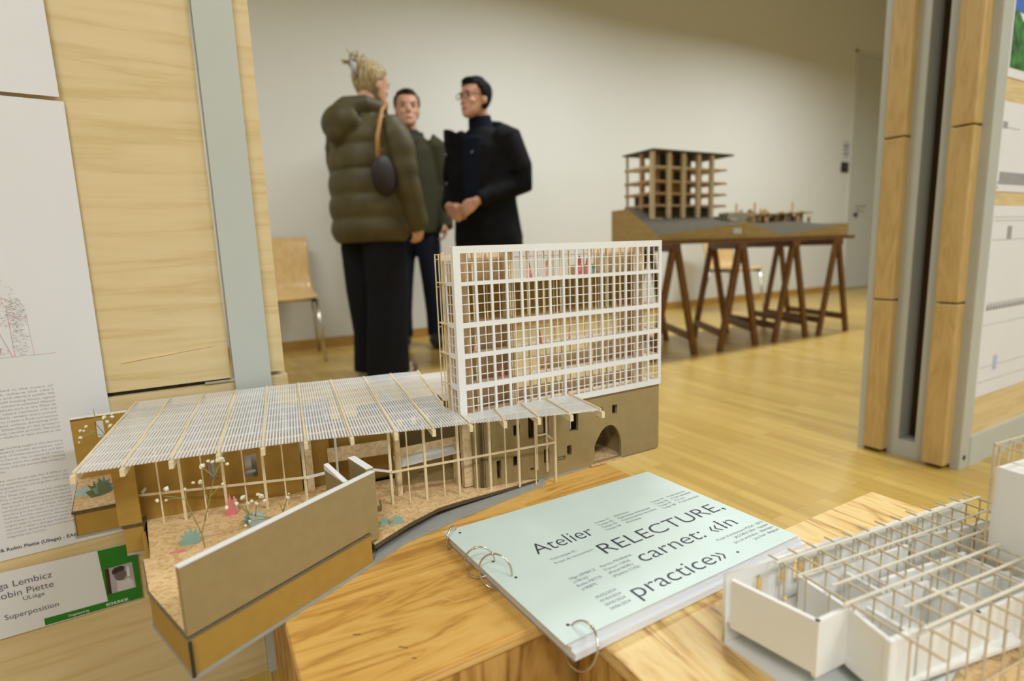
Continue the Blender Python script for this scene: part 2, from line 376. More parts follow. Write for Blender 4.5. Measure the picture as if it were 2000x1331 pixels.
mb.build('tree_drawing', plain('red_ink', (.62, .40, .42), .6), po)
mb = MB(); blob(-.2081, .6383, .0106, .023, 220, mb); blob(-.2081, .603, .0088, .0194, 120, mb); mb.build('grey_foliage_drawing', plain('grey_ink', (.42, .40, .43), .6), po)

up_ = thing('poster', 'white paper hanging above the tall poster, its lower edge just in view', 'poster', (-0.1235, PY, 0.9205))
mb = MB(); mb.add([(x, PY-yy, z) for yy in (.0052, .0042) for x, z in ((-0.6614, 0.9275), (-0.1248, 0.9183), (-.1287, 1.27), (-.6614, 1.27))], [(0, 1, 2, 3), (7, 6, 5, 4), (0, 4, 5, 1), (1, 5, 6, 2), (2, 6, 7, 3), (3, 7, 4, 0)])
mb.v = [v if v.z > .93 else v+Vector((0, -.004, 0)) for v in mb.v]; mb.build('sheet', paperw, up_)
text('date_text', ["2024"], .0093, (-0.1733, PY-.0068, 0.9372), X, Z, inkg, up_, right=True, bold=.02)

cd = thing('name_card', 'white and green name card with a black and white photo, below the tall poster', 'card', (-0.1235, PY, 0.1947))
lo = [(-0.5291, 0.1885), (-0.1180, 0.1956), (-0.1168, 0.2866), (-0.5291, 0.2908)]
mb = MB(); mb.add([(x, PY-yy, z) for yy in (.0062, .0052) for x, z in lo], [(0, 1, 2, 3), (7, 6, 5, 4), (0, 4, 5, 1), (1, 5, 6, 2), (2, 6, 7, 3), (3, 7, 4, 0)]); mb.build('card_sheet', paperw, cd)
grn = plain('green_print', (.008, .19, .01), .5)
def Q_(x, z, l=0): return (x, PY-.0066-l, z)
def flat(pts, name, mat, par, l=0):
    return MB().add([Q_(x, z, l) for x, z in pts]+[Q_(x, z, l-.0003) for x, z in pts], [tuple(range(len(pts))), tuple(range(len(pts), 2*len(pts)))[::-1]]+[(i, (i+1) % len(pts), len(pts)+(i+1) % len(pts), len(pts)+i) for i in range(len(pts))]).build(name, mat, par)
flat([(-0.2350, 0.1952), (-0.1180, 0.1965), (-0.1168, 0.2866), (-0.1634, 0.2871), (-0.1605, 0.2057), (-0.2350, 0.2057)], 'green_band', grn, cd, .0002)
ph = flat([(-0.1596, 0.2163), (-0.1243, 0.2159), (-0.1248, 0.2573), (-0.1583, 0.2564)], 'photo_print', plain('photo_grey', (.42, .40, .43), .5), cd, .0004)
flat([(-0.1596, 0.2163), (-0.1543, 0.2163), (-0.1534, 0.2564), (-0.1583, 0.2564)], 'dark_strip', plain('photo_dark', (.04, .015, .012), .5), ph, .0006)
flat([(-0.1473, 0.2168), (-0.1261, 0.2168), (-0.1265, 0.2282), (-0.1314, 0.2344), (-0.1384, 0.2309), (-0.1411, 0.2379), (-0.1464, 0.2344)], 'pale_shirt', plain('photo_light', (.62, .60, .62), .5), ph, .0006)
hd = [(-.1411+.0075*math.cos(t), .2423+.0093*math.sin(t)) for t in [2*math.pi*k/14 for k in range(14)]]
flat(hd, 'dark_face', plain('photo_mid', (.13, .115, .115), .5), ph, .0008)
flat([(-0.1499, 0.2450), (-0.1354, 0.2490), (-0.1345, 0.2538), (-0.1393, 0.2560), (-0.1464, 0.2551), (-0.1503, 0.2512)], 'dark_cap', plain('photo_dark2', (.025, .02, .02), .5), ph, .001)
flat([(-0.1327, 0.2370), (-0.1296, 0.2362), (-0.1292, 0.2512), (-0.1318, 0.2529)], 'pale_window', plain('photo_light2', (.80, .79, .82), .5), ph, .0006)
text('name_text', ["Olga Lembicz", "Robin Piette"], .0132, Q_(-0.2182, 0.2648, .0002), X, Z, inkg, cd, right=True, lead=.01455)
text('school_text', ["ULi\u00e8ge"], .0086, Q_(-0.2297, 0.2410, .0002), X, Z, inkg, cd, right=True)
text('title_text', ["Superposition"], .01076, Q_(-0.2165, 0.2190, .0002), X, Z, inkg, cd, right=True)
text('organiser_text', ["Organised by"], .0046, Q_(-0.1834, 0.1987, .0004), X, Z, white, cd, right=True, bold=.02)
text('organiser_name', ["SCHUNCK"], .0058, Q_(-0.1354, 0.1987, .0004), X, Z, white, cd, right=True, bold=.04)

# ------------------------------------------------------------------ right display panel with its papers
rp = thing('display_panel', 'double display panel of beech trims and grey metal standing at the right', 'display panel', (1.98, .88, 0))
def trim(y0, y1, x0, x1, name):
    m = MB()
    for z0, z1 in ((.012, .502), (.506, .995), (.999, 1.5), (1.504, 2.3)): m.box((x0, y0, z0), (x1, y1, z1))
    return m.build(name, beech, rp, bevel=.004)
trim(.925, .985, 1.893, 1.955, 'beech_trim'); trim(.752, .812, 1.893, 1.955, 'beech_trim')
MB().box((1.90, .985, 0), (2.2, 1.005, 2.34)).build('far_edge_strip', aluR, rp)
MB().box((1.925, .893, 0), (1.9955, .925, 2.34)).box((1.925, .812, 0), (1.9955, .845, 2.34)).box((1.925, .845, 0), (1.9955, .893, .055)).build('end_channel', aluR, rp)
MB().box((1.996, .845, .0), (2.004, .893, 2.34)).build('slot_back', plain('slot_wood', (.07, .035, .012), .8), rp)
MB().box((1.935, .728, 0), (1.995, .752, 2.34)).build('corner_post', aluR, rp)
MB().box((1.995, .735, .048), (3.6, .752, 2.3)).build('birch_board', birch, rp)
MB().box((1.995, .726, 0), (3.6, .752, .092)).build('bottom_rail', alu, rp)
MB().box((1.96, .752, 0), (1.996, .812, 2.34)).box((1.96, .925, 0), (1.996, .985, 2.34)).box((2.005, .752, 0), (3.6, .985, 2.34)).build('panel_core', aluR, rp)
MB().tube([(1.962, .727, .035), (1.962, .7265, .035)], .008, 12).build('bolt', darkg, rp)
def rsheet(label, x0, x1, z0, z1, drift=0):
    t = thing('poster', label, 'poster', (x0, .735, z0))
    MB().box((x0, .7325, z0), (x1, .7345, z1)).build('sheet', paperw, t); return t
lg = plain('faint_line', (.50, .50, .50), .6); mg = plain('mid_grey_print', (.33, .33, .34), .6)
t1 = rsheet('white sheet with a blue sky and green hill photo, highest on the right panel', 1.995, 2.42, 1.125, 1.46)
mb = MB().box((2.015, .7318, 1.295), (2.40, .7326, 1.44)); mb.build('sky_print', plain('sky_blue_print', (.03, .13, .50), .5), t1)
MB().add([(2.015, .7312, 1.150), (2.4, .7312, 1.150), (2.4, .7312, 1.255), (2.07, .7312, 1.275), (2.035, .7312, 1.30), (2.015, .7312, 1.295), (2.015, .7325, 1.150), (2.4, .7325, 1.150), (2.4, .7325, 1.255), (2.07, .7325, 1.275), (2.035, .7325, 1.30), (2.015, .7325, 1.295)],
    [(0, 1, 2, 3, 4, 5), (11, 10, 9, 8, 7, 6), (0, 6, 7, 1), (2, 8, 9, 3), (3, 9, 10, 4), (4, 10, 11, 5)]).build('green_print', plain('green_hill_print', (.03, .16, .03), .5, var=.8, vscale=40), t1)
t2 = rsheet('white sheet with two small grey elevation drawings, second down on the right panel', 1.995, 2.42, .818, 1.062)
MB().box((2.012, .7318, .99), (2.04, .7326, 1.008)).box((2.04, .7318, .992), (2.12, .7326, .9935)).build('elevation_drawing', mg, t2)
m = MB().box((2.012, .7318, .838), (2.3, .7326, .846))
for k in range(16): m.box((2.02+k*.012, .7316, .846), (2.029+k*.012, .7326, .872))
m.build('elevation_drawing', mg, t2); MB().box((2.008, .7318, .826), (2.018, .7326, .83)).build('caption', mg, t2)
t3 = rsheet('large white sheet of faint section drawings, lowest on the right panel', 1.995, 2.42, .212, .778)
for z in (.68, .735, .745, .43, .255, .30): MB().box((2.015, .7318, z), (2.4, .7326, z+.0022)).build('drawn_line', lg, t3)
m = MB()
for k in range(18): m.add([(2.02+k*.02, .7318, .475), (2.040+k*.02, .7318, .475), (2.030+k*.02, .7318, .500)], [(0, 1, 2)])
m.build('section_drawing', mg, t3); MB().box((2.11, .7318, .682), (2.14, .7326, .72)).build('small_drawing', mg, t3)
MB().box((2.105, .7317, .285), (2.13, .7326, .33)).build('blue_patch', plain('blue_print', (.42, .5, .78), .6), t3)

# ------------------------------------------------------------------ plywood boxes
ZB = .385
def plybox(label, x0, x1, y0, y1, mt):
    t = thing('plywood_box', label, 'box', ((x0+x1)/2, (y0+y1)/2, 0))
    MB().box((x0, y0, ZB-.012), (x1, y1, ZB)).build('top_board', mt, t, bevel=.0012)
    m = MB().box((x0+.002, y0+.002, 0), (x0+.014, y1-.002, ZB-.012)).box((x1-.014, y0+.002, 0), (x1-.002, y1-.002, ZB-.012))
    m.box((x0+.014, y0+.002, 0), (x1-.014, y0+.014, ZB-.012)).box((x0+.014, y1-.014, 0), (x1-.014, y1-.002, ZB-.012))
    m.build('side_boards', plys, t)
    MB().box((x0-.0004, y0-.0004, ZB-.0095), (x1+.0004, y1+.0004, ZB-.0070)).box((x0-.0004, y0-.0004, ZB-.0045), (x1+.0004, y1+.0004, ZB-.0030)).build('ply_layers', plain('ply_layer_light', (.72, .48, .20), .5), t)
    return t
b1 = plybox('orange plywood box under the brown building model', .038, .5005, .3665, .72, ply1)
rs = random.Random(5); scm = plain('scratch', (.85, .62, .28), .5)
for k in range(34):
    x = rs.uniform(.06, .48); y = rs.uniform(.375, .59); a = rs.choice([rs.uniform(-.5, .5), rs.uniform(1.6, 2.6)]); l = rs.uniform(.004, .022)
    if x+l > .49: continue
    MB().bar((x, y, ZB+.0001), (x+math.cos(a)*l, y+math.sin(a)*l, ZB+.0001), .00035, .0002).build('scratch', scm, b1)
for x, y in ((.085, .44), (.0875, .4385), (.113, .405), (.116, .402), (.118, .387)):
    MB().bar((x, y, ZB+.0002), (x+.003, y-.0022, ZB+.0002), .0006, .0003).build('pen_mark', plain('pen_mark', (.12, .05, .02), .5), b1)
plybox('pale plywood box under the white model with the stick grid', .2535, .7125, -.105, .356, ply2)

# ------------------------------------------------------------------ ring-bound portfolio
bk = thing('portfolio', 'ring-bound landscape portfolio with a pale blue cover lying across both boxes', 'portfolio', (.36, .43, ZB))
BU = Vector((.9995, -.002, 0)).normalized(); BU = Vector((.99997, .0075, 0)).normalized()
c4 = [(.2175, .3187), (.5120, .3228), (.5028, .5325), (.2065, .5335)]
def lift_(z): return z
def slab(name, inset, z0, z1, mt, dx=0, dy=0, warp=0):
    cx = sum(c[0] for c in c4)/4; cy = sum(c[1] for c in c4)/4; nx, ny = 20, 8; m = MB(); vs = []
    for k, zz in ((0, z0), (1, z1)):
        for j in range(ny+1):
            for i in range(nx+1):
                u, v = i/nx, j/ny
                x = (c4[0][0]*(1-u)+c4[1][0]*u)*(1-v)+(c4[3][0]*(1-u)+c4[2][0]*u)*v
                y = (c4[0][1]*(1-u)+c4[1][1]*u)*(1-v)+(c4[3][1]*(1-u)+c4[2][1]*u)*v
                x = cx+(x-cx)*(1-inset)+dx; y = cy+(y-cy)*(1-inset)+dy
                # the loose free end droops, the bound end stands a little higher
                vs.append((x, y, zz+warp*((1-u)**3*.0009+.0012*u*u*(1-v)-.0008*u*v)))
    st = (nx+1)*(ny+1); fs = []
    for j in range(ny):
        for i in range(nx):
            a = j*(nx+1)+i; fs += [(a, a+nx+1, a+nx+2, a+1), (st+a, st+a+1, st+a+nx+2, st+a+nx+1)]
    for i in range(nx):
        a = i; fs.append((a, a+1, st+a+1, st+a)); a = ny*(nx+1)+i; fs.append((a+1, a, st+a, st+a+1))
    for j in range(ny):
        a = j*(nx+1); fs.append((a+nx+1, a, st+a, st+a+nx+1)); a += nx; fs.append((a, a+nx+1, st+a+nx+1, st+a))
    return m.add(vs, fs).build(name, mt, bk)
slab('back_cover', -.004, ZB+.0002, ZB+.0012, plain('grey_back_sheet', (.36, .36, .40), .5), .006, -.003)
slab('page_block', 0, ZB+.0014, ZB+.0072, paperw, .006, -.0045)
slab('page_block', .004, ZB+.0074, ZB+.0112, paperw, .0045, -.001)
slab('loose_pages', .006, ZB+.0116, ZB+.0134, paperw, .002, 0, 0)
slab('clear_cover_sheet', .004, ZB+.0136, ZB+.0138, plain('acetate', (.45, .50, .50), .15), .0005, .0005, 0)
cover = slab('cover', 0, .3996, .4001, bluep, 0, 0, 0)
ZC = .4001
BX = (.99995, .009, 0); BY = (-.009, .99995, 0)
def ct(name, lines, size, x, y, **k): return text(name, lines, size, (x, y, ZC), BX, BY, k.pop('mat', ink), cover, **k)
ct('title_word', ['Atelier'], .0283, .2687, .4383, width=.0735)
ct('title_word', ['RELECTURE,'], .0275, .3262, .4020, width=.1735)
ct('title_word', ['carnet: \u00abIn'], .0275, .3468, .3710, width=.1365)
ct('title_word', ['practice\u00bb .'], .0275, .3045, .3325, width=.132)
sm = dict(mat=inkg, lead=.00625)
ct('small_text', ['Tempo 01', 'Tempo 02', 'Tempo 03', 'Tempo 04'], .0050, .3552, .4565, **sm)
ct('small_text', ['R\u00e9f\u00e9rence', 'Exploration th\u00e9matique', 'Positionnement Ancr\u00e9me', 'Workshop'], .0050, .3835, .4570, **sm)
ct('small_text', ['Tempo 05', 'Tempo 06', 'Tempo 07', 'Tempo 08'], .0050, .4411, .4600, **sm)
ct('small_text', ['Projet bin\u00f4me', 'Projet individuel', 'Pr\u00e9 jury', 'Projet individuel'], .0050, .4680, .4605, **sm)
ct('small_text', ['Th\u00e9matique 01,', 'Projet de reconversion'], .0050, .2738, .4220, mat=inkg, lead=.0075)
ct('small_text', ['Olga LEMBICZ', 's190163', 'Robin PIETTE', 's190875'], .0050, .2700, .3855, **sm)
ct('small_text', ['Martina FRISENNA', 'Fran\u00e7ois GENA', '(Pascal NO\u00cbL)', '(Maxime COQ)'], .0050, .3065, .3860, **sm)
ct('small_text', ['05/02/2024', '07/03/2024', '30/05/2024', '24/06/2024'], .0050, .2735, .3508, **sm)
ct('small_text', ["Projet d'architecture M2GA - 20/21", 'JACOBUS 2024 - Espagne', 'Jury de workshop - Allemagne', 'Jury final - Belgique'], .0050, .5075, .3600, right=True, **sm)
def ring(c, r, ax, tilt, name='binder_ring'):
    """steel ring, plane spanned by ax (horizontal) and a near vertical"""
    c = Vector(c); a = Vector(ax).normalized(); b = (Vector((0, 0, 1))+Vector(tilt)).normalized(); b = (b-a*a.dot(b)).normalized()
    pts = [c+a*math.cos(t)*r+b*math.sin(t)*r for t in [2*math.pi*k/28 for k in range(28)]]
    o = MB().tube(pts, .0009, 8, True).build(name, chrome, bk, smooth=True)
    MB().ball(pts[8], .0016).build('clasp', chrome, o, smooth=True)
    return o
ring((.2115, .522, .3975), .0118, (.75, .66, 0), (.1, 0, 0))
ring((.2125, .4565, .4010), .0150, (.92, -.35, 0), (.15, .1, 0)); ring((.2175, .4325, .4020), .0165, (.66, -.75, 0), (.15, .1, 0))
ring((.2320, .3185, .3935), .0175, (-.06, .99, 0), (.55, 0, 0))
for x, y in ((.2215, .5215), (.2305, .4165), (.2325, .3365), (.2255, .4515)):
    MB().tube([(x, y, ZC-.0004), (x, y, ZC+.0001)], .0016, 12).build('punched_hole', darkg, cover)

# ------------------------------------------------------------------ main architectural model
am = thing('architecture_model', 'brown card building model with a tall white grid facade and a ribbed clear roof', 'architectural model', (.2, .6, ZB))
Z0 = ZB
MB().prism([(-.0321, .4525), (.131, .5355), (.171, .557), (.248, .577), (.385, .602), (.3875, .6155), (.604, .6195), (.604, .93), (-.162, .93), (-.1505, .7825), (-.0985, .7815), (-.094, .7025), (-.0745, .6985), (-.066, .62), (-.063, .545)], Z0+.0002, Z0+.0028).build('base_plate', grey, am)
MB().prism([(.1325, .5405), (.171, .560), (.248, .580), (.383, .6045), (.380, .612), (.16, .60)], Z0+.0029, Z0+.0036).build('base_card_strip', grey, am)
# front wedge volume
A, B = Vector((-.0321, .4539)), Vector((.130, .537))
MB().prism([tuple(A), tuple(B), (.126, .575), (.06, .585), (-.0693, .606), (-.0617, .5434)], Z0+.003, .4177).build('front_volume', brown, am)
MB().prism([(A.x-.0005, A.y-.0005), (B.x+.0004, B.y-.0005), (.126, .575), (.06, .585), (-.070, .606), (-.063, .5434)], .4178, .4192).build('corrugated_rim', plain('rim_grey', (.17, .135, .08), .8), am)
MB().prism([(A.x-.0012, A.y+.0075), (B.x-.0045, B.y+.0048), (.122, .575), (.06, .586), (-.0695, .607), (-.0617, .5434)], .4194, .4205).build('front_cork', cork2, am)
MB().box((-.0325, .4520, Z0+.003), (-.0300, .4545, .417)).build('dark_corner_joint', darkg, am)
# long parapet wall with a white top
dn = (B-A).normalized(); nn = Vector((-dn.y, dn.x))
W0 = A+nn*.0008+dn*.0005; W1 = B+nn*.0008+dn*.0120
wl = MB(); wl.wall(W0, B+nn*.0008-dn*.001, .0045, .4210, .4768, .4809); wl.wall(B+nn*.0008-dn*.001, W1, .0045, .4098, .4809, .4812)
wall_o = wl.build('parapet_wall', kraft, am)
wt = MB(); a_ = W0; b_ = W1; n_ = nn*.0062
wt.add([(a_.x-nn.x*.0005, a_.y-nn.y*.0005, .4769), (b_.x-nn.x*.0005, b_.y-nn.y*.0005, .4813), (b_.x+n_.x, b_.y+n_.y, .4813), (a_.x+n_.x, a_.y+n_.y, .4769)]+[(a_.x-nn.x*.0005, a_.y-nn.y*.0005, .4776), (b_.x-nn.x*.0005, b_.y-nn.y*.0005, .4820), (b_.x+n_.x, b_.y+n_.y, .4820), (a_.x+n_.x, a_.y+n_.y, .4776)],
       [(3, 2, 1, 0), (4, 5, 6, 7), (0, 1, 5, 4), (1, 2, 6, 5), (2, 3, 7, 6), (3, 0, 4, 7)]); wt.build('white_wall_top', white, am)
MB().wall(A+dn*.001+nn*.0012, B+nn*.0012, .0030, .4192, .4210).build('dark_slit', edge, am)
# short return walls behind it
MB().wall((.1400, .5480), (.1325, .592), .0075, .405, .4838, .4842).build('return_wall', kraft, am)
MB().wall((.1402, .5478), (.1325, .592), .0079, .4843, .4849, .4849).build('white_wall_top', white, am)
MB().wall((.1125, .549), (.1045, .593), .0045, .41, .476, .482, side=1).build('return_wall', kraft, am)
MB().wall((.1135, .546), (.1045, .593), .0050, .4765, .4772, .4827, side=1).build('white_wall_top', white, am)
# yard cork
MB().prism([(-.0740, .7215), (.0935, .7000), (.128, .702), (.128, .5755), (.06, .5865), (-.0640, .606)], .4045, [.4150]*6).build('yard_cork', cork2, am)
MB().wall((-.0745, .7005), (-.0640, .612), .0035, Z0+.003, .4095, side=-1).build('yard_side_wall', brown, am)
MB().prism([(.1345, .5425), (.18, .567), (.2255, .5900), (.2574, .5975), (.3779, .6110), (.362, .6165), (.296, .6165), (.275, .70), (.125, .70), (.125, .56)], [.4030, .4030, .4000, .3970, .3912, .3915, .3960, .4005, .4050, .4050], [.4040, .4040, .4010, .3980, .3922, .3925, .3970, .4015, .4060, .4060]).build('yard_cork', cork, am)
MB().prism([(.1345, .5415), (.18, .566), (.2255, .5890), (.2574, .5965), (.3779, .6100), (.362, .6165), (.296, .6165), (.275, .70), (.125, .70), (.125, .56)], [.3990, .3990, .3960, .3930, .3880, .388, .392, .392, .392, .392], [.4029, .4029, .3999, .3969, .3911, .3914, .3959, .4004, .4049, .4049]).build('yard_board_edge', edge, am)
# back of the yard
WN = lambda u0, u1, v0, v1: [(u0, v0), (u1, v0), (u1, v1), (u0, v1)]
def vsheet(name, a, b, z0, z1, holes, t, mt, par=am):
    a, b = Vector(a), Vector(b); L = (b-a).length; U = ((b-a)/L)
    return sheet(name, [(0, z0), (L, z0), (L, z1), (0, z1)], holes, t, (a.x, a.y, 0), (U.x, U.y, 0), (0, 0, 1), mt, par)
vsheet('yard_wall', (-.0945, .7205), (.0905, .6955), .4105, .492, [WN(.0868, .0965, .449, .4745), WN(.1255, .1385, .444, .4725)], .004, brown)
MB().box((.0290, .713, .4462), (.0415, .719, .4480)).build('white_window_sill', white, am)
MB().box((.0315, .7085, .408), (.0435, .7105, .434)).build('cork_flap', cork, am)
MB().wall((-.0975, .7045), (-.0765, .7015), .003, .4195, .4930).build('left_pier', brown, am)
MB().prism([(-.094, .7035), (-.0760, .7005), (-.070, .78), (-.094, .79)], Z0+.003, .4165).build('left_pier_base', brown, am)
MB().prism([(-.0955, .7025), (-.0745, .6995), (-.070, .78), (-.0955, .79)], .4167, .4192).build('corrugated_rim', edge, am)
vsheet('recess_wall', (.0935, .705), (.1265, .7015), .405, .492, [], .004, brown)
vsheet('recess_wall', (.128, .7200), (.215, .705), .405, .492, [WN(.032, .036, .41, .455)], .004, brown)
MB().box((.0955, .6895, .407), (.1035, .6935, .492)).build('balsa_pier', balsa, am)
MB().box((.1925, .640, .404), (.1985, .646, .492)).build('balsa_pier', balsa, am)
vsheet('ramp_back_wall', (.199, .6715), (.281, .6575), .401, .452, [WN(.030, .040, .404, .418)], .004, kraft)
vsheet('upper_back_wall', (.18, .765), (.34, .75), .405, .492, [WN(.035, .045, .452, .466), WN(.055, .063, .452, .466), WN(.075, .083, .452, .466), WN(.095, .103, .452, .466)], .004, kraft)
vsheet('balsa_parapet', (.1235, .700), (.1985, .687), .4435, .462, [], .002, balsa)
m = MB().add([(.1975, .652, .4500), (.2775, .646, .4530), (.2775, .646, .4625), (.1975, .652, .4605), (.1975, .6535, .4500), (.2775, .6475, .4530), (.2775, .6475, .4625), (.1975, .6535, .4605)], [(0, 1, 2, 3), (7, 6, 5, 4), (0, 4, 5, 1), (1, 5, 6, 2), (2, 6, 7, 3), (3, 7, 4, 0)])
m.build('ramp_parapet', balsa, am)
m = MB().add([(.193, .641, .4405), (.2785, .636, .4450), (.2800, .657, .4520), (.196, .663, .4475), (.193, .641, .4395), (.2785, .636, .4440), (.2800, .657, .4510), (.196, .663, .4465)], [(0, 1, 2, 3), (7, 6, 5, 4), (0, 4, 5, 1), (1, 5, 6, 2), (2, 6, 7, 3), (3, 7, 4, 0)])
m.build('white_ramp', white, am)
MB().box((.276, .6250, .400), (.2905, .634, .487)).box((.2775, .6245, .436), (.2915, .6260, .4375)).build('balsa_column', balsa, am)
MB().box((.2725, .637, .400), (.276, .652, .458)).build('balsa_side_board', balsa, am)
MB().box((.1300, .684, .4), (.1325, .6865, .496)).build('white_prop', white, am)
MB().box((-.0665, .735, .411), (-.0625, .74, .492)).box((-.073, .745, .411), (-.070, .75, .492)).build('white_prop', white, am)
# far left block
MB().prism([(-.149, .784), (-.097, .782), (-.095, .91), (-.1605, .91)], Z0+.003, .4145).build('side_block', brown, am)
MB().prism([(-.1505, .7825), (-.097, .7805), (-.095, .91), (-.162, .91)], .4147, .4178).build('corrugated_rim', edge, am)
MB().prism([(-.1495, .784), (-.0945, .782), (-.0935, .91), (-.161, .91)], .4180, .4192).build('block_cork', cork, am)
m = MB()
for k in range(9): m.bar((-.1500, .7835, .3885+k*.0029), (-.1480, .7832, .3885+(k+.8)*.0029), .0006, .0006)
m.build('corrugated_end', edge, am)
vsheet('side_wall', (-.1585, .90), (-.0975, .897), .4192, .5015, [WN(.0255, .0345, .471, .4945)], .005, brown)
MB().box((-.1588, .8965, .5016), (-.0973, .9055, .5024)).build('white_wall_top', white, am)
MB().box((-.1588, .9005, .4192), (-.1550, .908, .5014)).build('side_wall_end', kraft, am)
# white inner walls glimpsed through the roof
m = MB()
for a, b in (((.045, .74), (.055, .82)), ((.145, .79), (.155, .88)), ((.085, .73), (.095, .83)), ((-.03, .76), (-.01, .88)), ((.05, .86), (.16, .85)), ((.24, .78), (.25, .88)), ((.135, .72), (.145, .80)), ((.10, .74), (.11, .80))): m.wall(a, b, .006, .404, .486)
m.build('inner_walls', white, am)
MB().prism([(-.07, .74), (.37, .70), (.37, .91), (-.07, .92)], .400, .402).build('inner_floor', plain('inner_floor_card', (.42, .36, .27), .7), am)

# ---- brown building with openings
YF = .617
def c_(x, z): return (x, z)
holes = [WN(.5124, .5220, .4573, .4711), WN(.4846, .4945, .4576, .4713), WN(.4358, .4510, .4455, .4700), WN(.4311, .4388, .4117, .4261), WN(.3457, .3555, .4565, .4719), WN(.3686, .3790, .4482, .4800), WN(.3926, .4010, .4473, .4743), WN(.3440, .3543, .4146, .4290), WN(.3926, .4011, .4074, .4288), WN(.3189, .3254, .4030, .4286), WN(.3701, .3759, .4034, .4070)]
arch = [(.4792, .3900), (.5294, .3900), (.5294, .4115), (.5280, .4185), (.5245, .4285), (.5190, .4365), (.5130, .4408), (.5065, .4420), (.4995, .4405), (.4930, .4360), (.4875, .4290), (.4825, .4215), (.4794, .4150)]
sheet('brown_front_wall', [(.2960, .3880), (.6045, .3880), (.6045, .4896), (.2960, .4896)], holes+[arch], .005, (0, YF+.0, 0), (1, 0, 0), (0, 0, 1), kraft, am)
MB().bar((.4157, YF-.0004, .4090), (.4271, YF-.0004, .4090), .0008, .0008).bar((.4157, YF-.0004, .4125), (.4271, YF-.0004, .4125), .0008, .0008).bar((.4271, YF-.0004, .4090), (.4271, YF-.0004, .4125), .0008, .0008).build('small_slot_window', edge, am)
MB().box((.2960, YF-.0002, .3945), (.3, YF+.0, .485)).box((.3015, YF-.0003, .3945), (.3021, YF, .485)).build('corner_joint', edge, am)
MB().box((.2875, YF+.003, .394), (.296, YF+.075, .4896)).build('brown_end_wall', kraft, am)
MB().box((.600, YF+.005, .388), (.6045, .70, .4896)).build('brown_side_wall', kraft, am)
vsheet('brown_back_wall', (.296, .700), (.6045, .700), .388, .4896, [WN(.05, .06, .45, .47), WN(.073, .084, .448, .478), WN(.097, .105, .446, .474), WN(.140, .155, .445, .47), WN(.2105, .2185, .432, .462)], .004, brown)
MB().box((.296, YF+.006, .3882), (.600, .70, .3900)).build('inner_cork_floor', cork, am)
for x in (.470, .5345, .404): MB().box((x, YF+.006, .390), (x+.004, .696, .4890)).build('inner_partition', kraft, am)
MB().box((.296, YF+.0055, .4870), (.600, .6955, .4890)).build('floor_slab', kraft, am)
MB().box((.4425, YF+.008, .4455), (.4438, YF+.010, .4700)).build('white_prop', white, am)
MB().box((.472, YF-.003, .3865), (.529, YF+.002, .3885)).build('crumbled_cork', cork, am)

# ---- white tower
fx = [.2794+.02157*k for k in range(15)]; gw = .0184
rowz = [(.6640, .6982, 2), (.6143, .6594, 3), (.5757, .6080, 2), (.5370, .5700, 2), (.4985, .5300, 2)]
m = MB(); y0, y1 = YF-.0035, YF-.0008
m.box((.2700, y0, .4905), (fx[0], y1, .7070)); m.box((fx[14]+gw, y0, .4905), (.6050, y1, .7070))
for k in range(14): m.box((fx[k]+gw, y0, .4985), (fx[k+1], y1, .6982))
zs = [.4905]+[c for r in reversed(rowz) for c in r[:2]]+[.7070]
for k in range(0, len(zs), 2): m.box((fx[0], y0+.00002, zs[k]), (fx[14]+gw, y1-.00002, zs[k+1]))
fac = m.build('white_facade', white, am)
m = MB()
for z0, z1, nb in rowz:
    for x in fx: m.box((x+gw/2-.00048, y0+.0008, z0), (x+gw/2+.00048, y1-.0008, z1))
    for j in range(1, nb+1):
        z = z0+(z1-z0)*j/(nb+1); m.box((fx[0], y0+.0009, z-.00048), (fx[14]+gw, y1-.0009, z+.00048))
m.build('glazing_bars', white, fac)
# left narrow side
m = MB(); xs0, xs1 = .2700, .2718
m.box((xs0, YF-.0008, .4905), (xs1, YF+.004, .7065)); m.box((xs0, .6385, .4905), (xs1, .6405, .7065))
for k in range(0, len(zs), 2): m.box((xs0+.0001, YF+.004, zs[k]), (xs1-.0001, .6385, zs[k+1]))
for z0, z1, nb in rowz:
    for j in range(1, nb+1):
        z = z0+(z1-z0)*j/(nb+1); m.box((xs0+.0005, YF+.004, z-.00048), (xs1-.0005, .6385, z+.00048))
m.box((xs0+.0005, YF+.0125, .4905), (xs1-.0005, YF+.0132, .7)); m.build('side_facade', white, am)
m = MB(); m.box((.6035, YF-.0008, .4905), (.605, .66, .4985)); m.box((.6035, YF-.0008, .6982), (.605, .6625, .7068)); m.box((.6035, .6595, .4905), (.605, .6625, .7068)).box((.6035, YF-.0008, .4905), (.605, YF+.002, .7068))
for k in range(2, len(zs)-2, 2): m.box((.6036, YF+.002, zs[k]), (.6049, .6595, zs[k+1]))
m.build('side_facade', white, am)
# floors
flr = plain('light_board', (.78, .66, .48), .6); tan = wood('tan_board', (.88, .69, .46), (.84, .64, .40), (.76, .54, .32), (60, 60, 20), .6, .3)
for z in (.4955, .5335, .5730, .6112): MB().box((.2725, YF, z-.0022), (.6030, .6590, z)).build('floor_slab', flr, am)
MB().box((.2725, YF, .6608), (.6030, .6590, .6628)).build('floor_slab', plain('cream_board', (.86, .80, .66), .6), am)
MB().box((.275, .612+.006, .7040), (.6030, .6400, .7052)).build('roof_card', white, am)
